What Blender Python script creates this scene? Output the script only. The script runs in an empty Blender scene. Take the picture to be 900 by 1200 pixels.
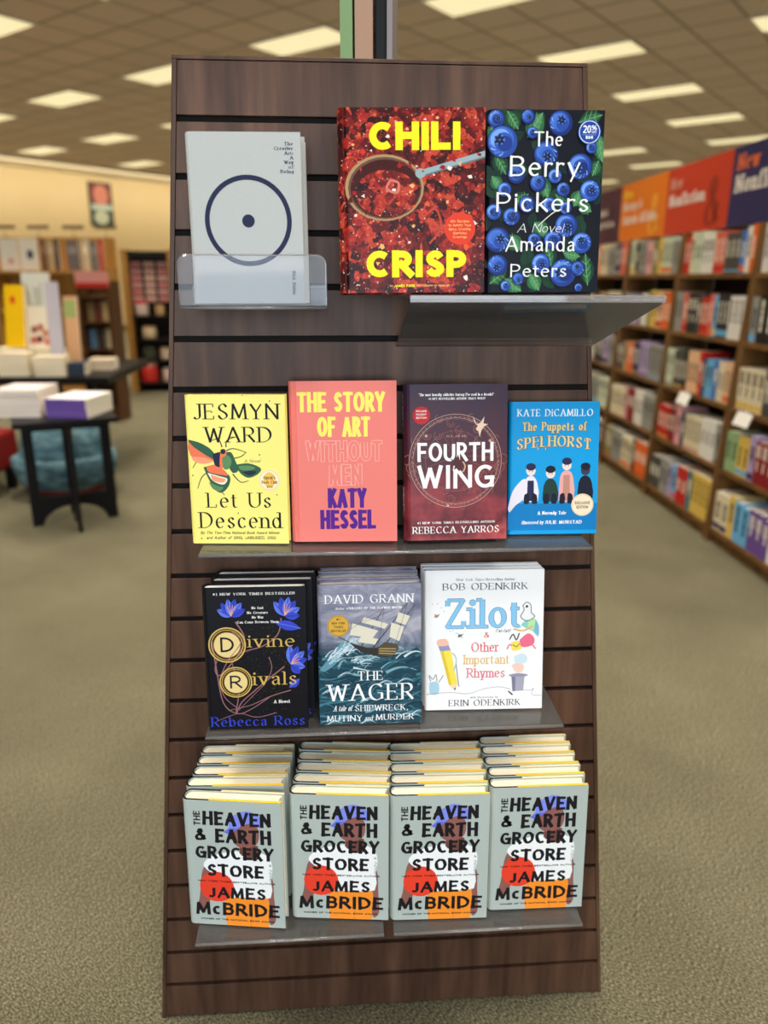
import bpy, bmesh, math, random
from mathutils import Matrix, Vector
random.seed(7)
C = bpy.context.scene.collection
scene = bpy.context.scene
R = math.radians

# ------------------------------------------------------------------ camera, world, light, exposure
CAM_H = 1.3872
PITCH = 0.29695
cam_data = bpy.data.cameras.new('camera')
cam = bpy.data.objects.new('camera', cam_data)
C.objects.link(cam)
scene.camera = cam
cam_data.sensor_fit = 'VERTICAL'
cam_data.sensor_height = 36.0
cam_data.lens = 893.66 / 1200 * 36.0
cam_data.clip_start = 0.02
cam_data.clip_end = 200
cam.matrix_world = (Matrix.Translation((0, 0, CAM_H)) @ Matrix.Rotation(R(90) - PITCH, 4, 'X')
                    @ Matrix.Rotation(0.00238, 4, 'Z'))
cam_data.dof.use_dof = True
cam_data.dof.focus_distance = 1.14
cam_data.dof.aperture_fstop = 26.81 / 11.0

scene.view_settings.view_transform = 'Standard'
scene.view_settings.look = 'None'
scene.view_settings.gamma = 1
scene.view_settings.use_curve_mapping = False
scene.view_settings.exposure = 0.0

def lin(c):
    c = c / 255.0
    return c / 12.92 if c <= 0.04045 else ((c + 0.055) / 1.055) ** 2.4

def col(rgb):
    return (lin(rgb[0]), lin(rgb[1]), lin(rgb[2]), 1.0)

world = bpy.data.worlds.new('world')
scene.world = world
world.use_nodes = True
world.node_tree.nodes['Background'].inputs[0].default_value = (1.0, 0.95, 0.88, 1)
world.node_tree.nodes['Background'].inputs[1].default_value = 0.30

LAMP_POWER = 33.0
LAMP_COLOR = (1.0, 0.92, 0.79)
LAMP_SPREAD = 1.95
WINDOW_POWER = 228.0

sun_win = bpy.data.lights.new('window_daylight', 'AREA')
sun_win.shape = 'RECTANGLE'
sun_win.size = 5.0
sun_win.size_y = 2.6
sun_win.energy = WINDOW_POWER
sun_win.color = (0.74, 0.88, 1.0)
win_ob = bpy.data.objects.new('window_daylight', sun_win)
C.objects.link(win_ob)
win_ob.matrix_world = Matrix.Translation((-0.3, -4.1, 1.9)) @ Matrix.Rotation(R(90), 4, 'X')

# ------------------------------------------------------------------ tagging helpers
def tag(o, label=None, cat=None, group=None, kind=None):
    if label: o['label'] = label
    if cat: o['category'] = cat
    if group: o['group'] = group
    if kind: o['kind'] = kind
    return o

def thing(name, label, cat, mat=None, group=None):
    o = bpy.data.objects.new(name, None)
    o.empty_display_size = 0.05
    C.objects.link(o)
    if mat is not None:
        o.matrix_world = mat
    tag(o, label, cat, group)
    return o

def dup(root, mat, label, group=None):
    r = root.copy()
    C.objects.link(r)
    r.matrix_world = mat
    r['label'] = label
    if group: r['group'] = group
    for ch in list(root.children):
        c = ch.copy()
        C.objects.link(c)
        c.parent = r
        for g in list(ch.children):
            d = g.copy()
            C.objects.link(d)
            d.parent = c
    return r

# ------------------------------------------------------------------ materials
_mats = {}
def M(rgb, rough=0.5, metallic=0.0, spec=0.16, name=None):
    key = (tuple(rgb), rough, metallic, spec)
    if key in _mats:
        return _mats[key]
    m = bpy.data.materials.new(name or 'paint_%d_%d_%d' % tuple(rgb))
    m.use_nodes = True
    b = m.node_tree.nodes['Principled BSDF']
    b.inputs['Base Color'].default_value = col(rgb)
    b.inputs['Roughness'].default_value = rough
    b.inputs['Metallic'].default_value = metallic
    b.inputs['Specular IOR Level'].default_value = spec
    _mats[key] = m
    return m

def new_mat(name, rough=0.5):
    m = bpy.data.materials.new(name)
    m.use_nodes = True
    nt = m.node_tree
    b = nt.nodes['Principled BSDF']
    b.inputs['Roughness'].default_value = rough
    b.inputs['Specular IOR Level'].default_value = 0.18
    return m, nt, b

def N(nt, kind, **kw):
    n = nt.nodes.new(kind)
    for k, v in kw.items():
        if k in n.inputs:
            n.inputs[k].default_value = v
        else:
            setattr(n, k, v)
    return n

def ramp(nt, stops, interp='LINEAR'):
    r = nt.nodes.new('ShaderNodeValToRGB')
    r.color_ramp.interpolation = interp
    el = r.color_ramp.elements
    while len(el) > 1:
        el.remove(el[-1])
    el[0].position = stops[0][0]
    el[0].color = col(stops[0][1])
    for p, c in stops[1:]:
        e = el.new(p)
        e.color = col(c)
    return r

def coords(nt, scale=(1, 1, 1), rot=(0, 0, 0)):
    tc = nt.nodes.new('ShaderNodeTexCoord')
    mp = nt.nodes.new('ShaderNodeMapping')
    mp.inputs['Scale'].default_value = scale
    mp.inputs['Rotation'].default_value = rot
    nt.links.new(tc.outputs['Object'], mp.inputs['Vector'])
    return mp.outputs['Vector']

def noise_mat(name, stops, scale=(1, 1, 1), nscale=5, detail=4, rough=0.5, bump=0.0, rot=(0, 0, 0), nrough=0.55):
    m, nt, b = new_mat(name, rough)
    v = coords(nt, scale, rot)
    n = N(nt, 'ShaderNodeTexNoise', Scale=nscale, Detail=detail, Roughness=nrough)
    nt.links.new(v, n.inputs['Vector'])
    r = ramp(nt, stops)
    nt.links.new(n.outputs['Fac'], r.inputs['Fac'])
    nt.links.new(r.outputs['Color'], b.inputs['Base Color'])
    if bump:
        bp = N(nt, 'ShaderNodeBump', Strength=bump, Distance=0.002)
        nt.links.new(n.outputs['Fac'], bp.inputs['Height'])
        nt.links.new(bp.outputs['Normal'], b.inputs['Normal'])
    return m

WOOD = noise_mat('walnut_laminate', [(0.25, (60, 41, 32)), (0.5, (84, 59, 46)), (0.75, (104, 75, 59))],
                 (1.0, 1.0, 0.09), 38, 5, 0.36)
GROOVE = M((20, 16, 14), 0.7)
CASE_WOOD = noise_mat('bookcase_wood', [(0.3, (92, 62, 32)), (0.7, (128, 90, 50))], (1, 1, 0.08), 12, 3, 0.45)
CASE_BACK = M((40, 28, 18), 0.6)
TAN_WOOD = noise_mat('tan_wood', [(0.3, (168, 122, 58)), (0.7, (196, 148, 78))], (1, 1, 0.1), 10, 3, 0.5)
BLACK = M((20, 19, 20), 0.45)

def page_mat():
    m, nt, b = new_mat('page_edges', 0.85)
    v = coords(nt, (30, 1400, 30))
    n = N(nt, 'ShaderNodeTexNoise', Scale=1.0, Detail=2)
    nt.links.new(v, n.inputs['Vector'])
    r = ramp(nt, [(0.3, (236, 224, 198)), (0.55, (250, 242, 222)), (0.8, (254, 250, 238))])
    nt.links.new(n.outputs['Fac'], r.inputs['Fac'])
    nt.links.new(r.outputs['Color'], b.inputs['Base Color'])
    return m
PAGES = page_mat()
PAGES_WHITE = noise_mat('white_page_edges', [(0.3, (222, 222, 224)), (0.7, (246, 246, 248))], (30, 1400, 30), 1, 2, 0.8)

def acrylic(name, haze, ior):
    m = bpy.data.materials.new(name)
    m.use_nodes = True
    nt = m.node_tree
    nt.nodes.clear()
    out = nt.nodes.new('ShaderNodeOutputMaterial')
    tr = nt.nodes.new('ShaderNodeBsdfTransparent')
    tr.inputs[0].default_value = (0.955, 0.95, 0.96, 1)
    gl = nt.nodes.new('ShaderNodeBsdfGlossy')
    gl.inputs['Roughness'].default_value = 0.04
    df = nt.nodes.new('ShaderNodeBsdfDiffuse')
    df.inputs[0].default_value = (0.76, 0.74, 0.74, 1)
    fr = N(nt, 'ShaderNodeFresnel', IOR=ior)
    m1 = nt.nodes.new('ShaderNodeMixShader')
    m1.inputs[0].default_value = haze
    m2 = nt.nodes.new('ShaderNodeMixShader')
    nt.links.new(tr.outputs[0], m1.inputs[1])
    tl = nt.nodes.new('ShaderNodeBsdfTranslucent')
    tl.inputs[0].default_value = (0.80, 0.74, 0.70, 1)
    m0 = nt.nodes.new('ShaderNodeMixShader')
    m0.inputs[0].default_value = 0.45
    nt.links.new(df.outputs[0], m0.inputs[1])
    nt.links.new(tl.outputs[0], m0.inputs[2])
    nt.links.new(m0.outputs[0], m1.inputs[2])
    nt.links.new(fr.outputs[0], m2.inputs[0])
    nt.links.new(m1.outputs[0], m2.inputs[1])
    nt.links.new(gl.outputs[0], m2.inputs[2])
    nt.links.new(m2.outputs[0], out.inputs[0])
    return m
ACRYLIC = acrylic('clear_acrylic', 0.015, 1.34)
BRACE = acrylic('sloped_acrylic', 0.13, 1.49)  # diffuse haze stands in for light reflected off the sloped plate
TRAY = acrylic('tray_sheen_acrylic', 0.15, 1.49)  # clear plate; its milky haze paints in the trays' grazing reflections
EDGE = acrylic('edge_glint_acrylic', 0.26, 1.49)  # stronger haze paints the bright reflection along rounded edges

# ------------------------------------------------------------------ mesh builder
class MB:
    def __init__(self):
        self.v, self.f, self.mi, self.mats = [], [], [], []
    def mat(self, m):
        if m not in self.mats:
            self.mats.append(m)
        return self.mats.index(m)
    def face(self, pts, m):
        n = len(self.v)
        self.v.extend([tuple(p) for p in pts])
        self.f.append(tuple(range(n, n + len(pts))))
        self.mi.append(self.mat(m))
    def hexa(self, p, m):
        # p: 8 points, bottom ring 0-3 ccw seen from above, top ring 4-7
        n = len(self.v)
        self.v.extend([tuple(q) for q in p])
        k = self.mat(m)
        for q in ((3, 2, 1, 0), (4, 5, 6, 7), (0, 1, 5, 4), (1, 2, 6, 5), (2, 3, 7, 6), (3, 0, 4, 7)):
            self.f.append(tuple(n + i for i in q))
            self.mi.append(k)
    def box(self, x0, x1, y0, y1, z0, z1, m, T=None):
        p = [(x0, y0, z0), (x1, y0, z0), (x1, y1, z0), (x0, y1, z0), (x0, y0, z1), (x1, y0, z1), (x1, y1, z1), (x0, y1, z1)]
        if T is not None:
            p = [T @ Vector(q) for q in p]
        self.hexa(p, m)
    def prism(self, poly, z0, z1, m, mcap=None, T=None, axis='z'):
        # poly: 2D outline ccw; extruded along an axis
        def P(a, b, c):
            q = {'z': (a, b, c), 'y': (a, c, b), 'x': (c, a, b)}[axis]
            return tuple(T @ Vector(q)) if T is not None else q
        n = len(self.v)
        k = len(poly)
        self.v.extend([P(a, b, z0) for a, b in poly])
        self.v.extend([P(a, b, z1) for a, b in poly])
        i1 = self.mat(m)
        i2 = self.mat(mcap or m)
        for i in range(k):
            j = (i + 1) % k
            q = (n + i, n + j, n + k + j, n + k + i)
            self.f.append(q if axis != 'y' else q[::-1])
            self.mi.append(i1)
        c0 = tuple(n + i for i in reversed(range(k)))
        c1 = tuple(n + k + i for i in range(k))
        self.f += [c0, c1] if axis != 'y' else [c0[::-1], c1[::-1]]
        self.mi += [i2, i2]
    def tube(self, a, b, r0, r1, m, n=12):
        a, b = Vector(a), Vector(b)
        d = (b - a).normalized()
        u = d.orthogonal().normalized()
        w = d.cross(u)
        s = len(self.v)
        for c, r in ((a, r0), (b, r1)):
            for i in range(n):
                t = 2 * math.pi * i / n
                self.v.append(tuple(c + (u * math.cos(t) + w * math.sin(t)) * r))
        k = self.mat(m)
        for i in range(n):
            j = (i + 1) % n
            self.f.append((s + i, s + j, s + n + j, s + n + i))
            self.mi.append(k)
        self.f.append(tuple(s + i for i in reversed(range(n))))
        self.f.append(tuple(s + n + i for i in range(n)))
        self.mi += [k, k]
    def lathe(self, prof, m, n=32, cx=0, cy=0, wob=None):
        s = len(self.v)
        k = self.mat(m)
        for (r, z) in prof:
            for i in range(n):
                t = 2 * math.pi * i / n
                rr = r * (wob(t, z) if wob else 1)
                self.v.append((cx + rr * math.cos(t), cy + rr * math.sin(t), z))
        for a in range(len(prof) - 1):
            for i in range(n):
                j = (i + 1) % n
                self.f.append((s + a * n + i, s + a * n + j, s + (a + 1) * n + j, s + (a + 1) * n + i))
                self.mi.append(k)
    def mesh(self, name, bevel=0.0, smooth=False):
        me = bpy.data.meshes.new(name)
        me.from_pydata(self.v, [], self.f)
        for m in self.mats:
            me.materials.append(m)
        me.polygons.foreach_set('material_index', self.mi)
        if bevel:
            bm = bmesh.new()
            bm.from_mesh(me)
            bmesh.ops.bevel(bm, geom=list(bm.edges), offset=bevel, segments=2, affect='EDGES', profile=0.6, clamp_overlap=True)
            bm.to_mesh(me)
            bm.free()
        if smooth:
            me.polygons.foreach_set('use_smooth', [True] * len(me.polygons))
        me.update()
        return me
    def build(self, name, parent=None, bevel=0.0, smooth=False, mat=None):
        o = bpy.data.objects.new(name, self.mesh(name, bevel, smooth))
        C.objects.link(o)
        if parent is not None:
            o.parent = parent
        if mat is not None:
            o.matrix_world = mat
        return o

def struct(name, mb, mat=None, **kw):
    o = mb.build(name, mat=mat, **kw)
    o['kind'] = 'structure'
    return o

# ------------------------------------------------------------------ pixel ray helpers used to survey positions in the room
def ray(px, py):
    X, Y = px - 450, py - 600
    r = -0.00238
    xr = X * math.cos(r) + Y * math.sin(r)
    yr = -X * math.sin(r) + Y * math.cos(r)
    cp, sp = math.cos(PITCH), math.sin(PITCH)
    f = 893.66
    return Vector((xr / f, cp - sp * yr / f, -sp - cp * yr / f))

def at_y(px, py, y):
    d = ray(px, py)
    return Vector((0, 0, CAM_H)) + d * (y / d.y)

def at_z(px, py, z):
    d = ray(px, py)
    return Vector((0, 0, CAM_H)) + d * ((z - CAM_H) / d.z)

# ------------------------------------------------------------------ room
AZ = R(37)
GRID = Matrix(((math.cos(AZ), math.sin(AZ), 0, 0), (-math.sin(AZ), math.cos(AZ), 0, 0), (0, 0, 1, 0), (0, 0, 0, 1)))  # local y runs along the far wall
CEIL = 3.98

def carpet():
    m, nt, b = new_mat('beige_green_carpet', 0.95)
    v = coords(nt, (1, 1, 1), (0, 0, R(35)))
    mp = N(nt, 'ShaderNodeMapping')
    mp.inputs['Scale'].default_value = (1.0, 2.6, 1.0)
    nt.links.new(v, mp.inputs['Vector'])
    n1 = N(nt, 'ShaderNodeTexNoise', Scale=150, Detail=5, Roughness=0.72)
    nt.links.new(mp.outputs['Vector'], n1.inputs['Vector'])
    n2 = N(nt, 'ShaderNodeTexNoise', Scale=2.2, Detail=4)
    nt.links.new(v, n2.inputs['Vector'])
    r1 = ramp(nt, [(0.39, (54, 51, 39)), (0.5, (101, 96, 75)), (0.61, (160, 153, 126))])
    nt.links.new(n1.outputs['Fac'], r1.inputs['Fac'])
    r2 = ramp(nt, [(0.3, (225, 225, 222)), (0.7, (255, 255, 255))])
    nt.links.new(n2.outputs['Fac'], r2.inputs['Fac'])
    mx = N(nt, 'ShaderNodeMix', data_type='RGBA', blend_type='MULTIPLY')
    mx.inputs[0].default_value = 1.0
    nt.links.new(r1.outputs['Color'], mx.inputs[6])
    nt.links.new(r2.outputs['Color'], mx.inputs[7])
    nt.links.new(mx.outputs[2], b.inputs['Base Color'])
    bp = N(nt, 'ShaderNodeBump', Strength=0.25, Distance=0.002)
    nt.links.new(n1.outputs['Fac'], bp.inputs['Height'])
    nt.links.new(bp.outputs['Normal'], b.inputs['Normal'])
    b.inputs['Specular IOR Level'].default_value = 0.15
    return m

def ceiling_tiles():
    m, nt, b = new_mat('ceiling_tiles', 0.9)
    v = coords(nt)
    br = N(nt, 'ShaderNodeTexBrick', Scale=1.0)
    br.offset = 0.0
    br.squash = 1.0
    br.inputs['Brick Width'].default_value = 0.61
    br.inputs['Row Height'].default_value = 0.61
    br.inputs['Mortar Size'].default_value = 0.016
    br.inputs['Mortar Smooth'].default_value = 0.1
    br.inputs['Color1'].default_value = col((224, 206, 194))
    br.inputs['Color2'].default_value = col((216, 198, 186))
    br.inputs['Mortar'].default_value = col((150, 138, 120))  # T-bar grid lines coloured darker to paint in their shading
    nt.links.new(v, br.inputs['Vector'])
    nt.links.new(br.outputs['Color'], b.inputs['Base Color'])
    return m

fl = MB()
fl.box(-40, 40, -6, 60, -0.1, 0, carpet())
struct('floor', fl)
# lamp lattice in the grid frame: local y (along the wall) 7.33 + 2.44 i, local x 4.27.. on the -x side
LB0, LC0, STEP = 7.33, 4.27, 2.44
ce = MB()
ce.box(-60, 60, -60, 60, 0, 0.1, ceiling_tiles())
# shift the ceiling so its tile joints run along the edges of the lamps
struct('ceiling', ce, Matrix.Translation((0, 0, CEIL)) @ GRID @ Matrix.Translation((-LC0, LB0 + 0.305, 0)))

WALLP = noise_mat('cream_wall_paint', [(0.3, (224, 200, 152)), (0.7, (230, 207, 160))], (1, 1, 1), 0.6, 2, 0.8)
WALLM = Matrix.Translation((-7.70, 21.35, 0)) @ GRID       # local y along the wall, local -x behind it
wl = MB()
wl.box(-0.3, 0, -22, 40, 0, CEIL, WALLP)
struct('wall_left', wl, WALLM)
tr = MB()
tr.box(0.0, 1.5, -22, 40, CEIL - 0.06, CEIL - 0.005, M((238, 226, 198), 0.8))
struct('trim_1', tr, WALLM)
wash = bpy.data.lights.new('cove_wall_washer', 'AREA')
wash.shape = 'RECTANGLE'
wash.size, wash.size_y = 0.15, 40.0
wash.energy = 300.0
wash.color = (1.0, 0.91, 0.74)
wo = bpy.data.objects.new('cove_wall_washer', wash)
C.objects.link(wo)
wo.matrix_world = WALLM @ Matrix.Translation((1.38, 0, CEIL - 0.16)) @ Matrix.Rotation(R(62), 4, 'Y')
bs = MB()
bs.box(0.0, 0.02, -22, 40, 0, 0.12, M((92, 66, 40), 0.6))
struct('baseboard_left', bs, WALLM)
wb = MB()
for x0, x1, z0, z1 in ((-12, -2.9, 0, CEIL), (2.3, 12, 0, CEIL), (-2.9, 2.3, 0, 0.55), (-2.9, 2.3, 3.25, CEIL)):
    wb.box(x0, x1, -4.4, -4.2, z0, z1, M((214, 204, 184), 0.8))
struct('wall_back', wb)
wf = MB()
for x in (-2.9, -1.19, 0.53, 2.24):
    wf.box(x, x + 0.06, -4.36, -4.24, 0.55, 3.25, M((60, 58, 56), 0.4))
for z in (0.55, 2.6, 3.19):
    wf.box(-2.9, 2.3, -4.36, -4.24, z, z + 0.06, M((60, 58, 56), 0.4))
struct('window_1', wf)

# ceiling lights
DIFF, _nt, _b = new_mat('lit_prismatic_diffuser', 0.5)
_b.inputs['Base Color'].default_value = (0.8, 0.75, 0.6, 1)
_b.inputs['Emission Color'].default_value = (1.0, 0.86, 0.50, 1)
_b.inputs['Emission Strength'].default_value = 0.80
FRAME_W = M((216, 208, 190), 0.5)
lf, ld = MB(), MB()
for a, b_, c, d in ((-0.61, 0.61, -0.305, -0.28), (-0.61, 0.61, 0.28, 0.305), (-0.61, -0.585, -0.28, 0.28), (0.585, 0.61, -0.28, 0.28)):
    lf.box(a, b_, c, d, -0.02, 0.0, FRAME_W)
ld.box(-0.585, 0.585, -0.28, 0.28, -0.012, -0.004, DIFF)
LMESH = lf.mesh('frame'), ld.mesh('diffuser')
lamp = bpy.data.lights.new('troffer_lamp', 'AREA')
lamp.shape = 'RECTANGLE'
lamp.size, lamp.size_y = 1.1, 0.5
lamp.energy = LAMP_POWER
lamp.color = LAMP_COLOR
lamp.spread = LAMP_SPREAD
ORD = ['first', 'second', 'third', 'fourth', 'fifth', 'sixth', 'seventh', 'eighth', 'ninth', 'tenth', 'eleventh', 'twelfth',
       'thirteenth', 'fourteenth', 'fifteenth', 'sixteenth', 'seventeenth', 'eighteenth', 'nineteenth', 'twentieth',
       'twenty-first', 'twenty-second', 'twenty-third', 'twenty-fourth', 'twenty-fifth', 'twenty-sixth']
rows_seen = 0
for i in range(-3, 12):
    kk = 0
    for j in range(-3, 9):
        lb, lc = LB0 + STEP * i, LC0 + STEP * j
        w = GRID @ Vector((-lc, lb, CEIL))
        if w.y < -3.5 or w.y > 30 or (w - Vector((0, 9, CEIL))).length > 23:
            continue
        loc = WALLM.inverted() @ w
        if loc.x < 1.7:
            continue
        visible = w.y > 0 and abs(w.x / w.y) < 0.62 and w.y > 6.5
        near = w.y < 6.5
        if not visible and not near and abs(w.x / max(w.y, 0.1)) > 1.5:
            continue
        if visible:
            kk += 1
            if kk == 1: rows_seen += 1
            lbl = 'lit ceiling light panel, %s from the bookcase side, %s row beyond the pylon' % (ORD[kk - 1], ORD[rows_seen - 1])
        else:
            lbl = 'lit ceiling light panel overhead, outside the picture'
        r = thing('ceiling_light', lbl,
                  'ceiling light', Matrix.Translation((0, 0, CEIL)) @ GRID @ Matrix.Translation((-lc, lb, 0)), 'rectangular ceiling lights')
        for nm, me in zip(('frame', 'diffuser'), LMESH):
            o = bpy.data.objects.new(nm, me)
            C.objects.link(o)
            o.parent = r
        lo = bpy.data.objects.new('lamp', lamp)
        C.objects.link(lo)
        lo.parent = r
        lo.location = (0, 0, -0.03)

# ------------------------------------------------------------------ lettering: glyphs drawn as pen strokes
def arc(cx, cy, rx, ry, a0, a1, n=None):
    n = n or max(4, int(abs(a1 - a0) / 15))
    return [(cx + rx * math.cos(R(a0 + (a1 - a0) * i / n)), cy + ry * math.sin(R(a0 + (a1 - a0) * i / n))) for i in range(n + 1)]

def bowl(x, y0, y1, w):
    ry = (y1 - y0) / 2
    rx = min((w - x) * 0.75, ry * 1.15)
    return [(x, y1), (w - rx, y1)] + arc(w - rx, (y0 + y1) / 2, rx, ry, 90, -90)[1:-1] + [(w - rx, y0), (x, y0)]

def smooth(pts, n=5):
    out = []
    for i in range(len(pts) - 1):
        p0 = pts[max(i - 1, 0)]; p1 = pts[i]; p2 = pts[i + 1]; p3 = pts[min(i + 2, len(pts) - 1)]
        for k in range(n):
            t = k / n
            out.append(tuple(0.5 * (2 * p1[a] + (p2[a] - p0[a]) * t + (2 * p0[a] - 5 * p1[a] + 4 * p2[a] - p3[a]) * t * t
                                    + (3 * p1[a] - p0[a] - 3 * p2[a] + p3[a]) * t ** 3) for a in (0, 1)))
    out.append(pts[-1])
    return out

X = 0.66
def S_(w, h, y=0):
    return smooth([(w * a, y + h * b) for a, b in ((.93, .80), (.74, .96), (.42, .99), (.10, .80), (.22, .60), (.55, .49), (.90, .33), (.93, .16), (.60, .005), (.26, .03), (.03, .20))], 3)

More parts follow.
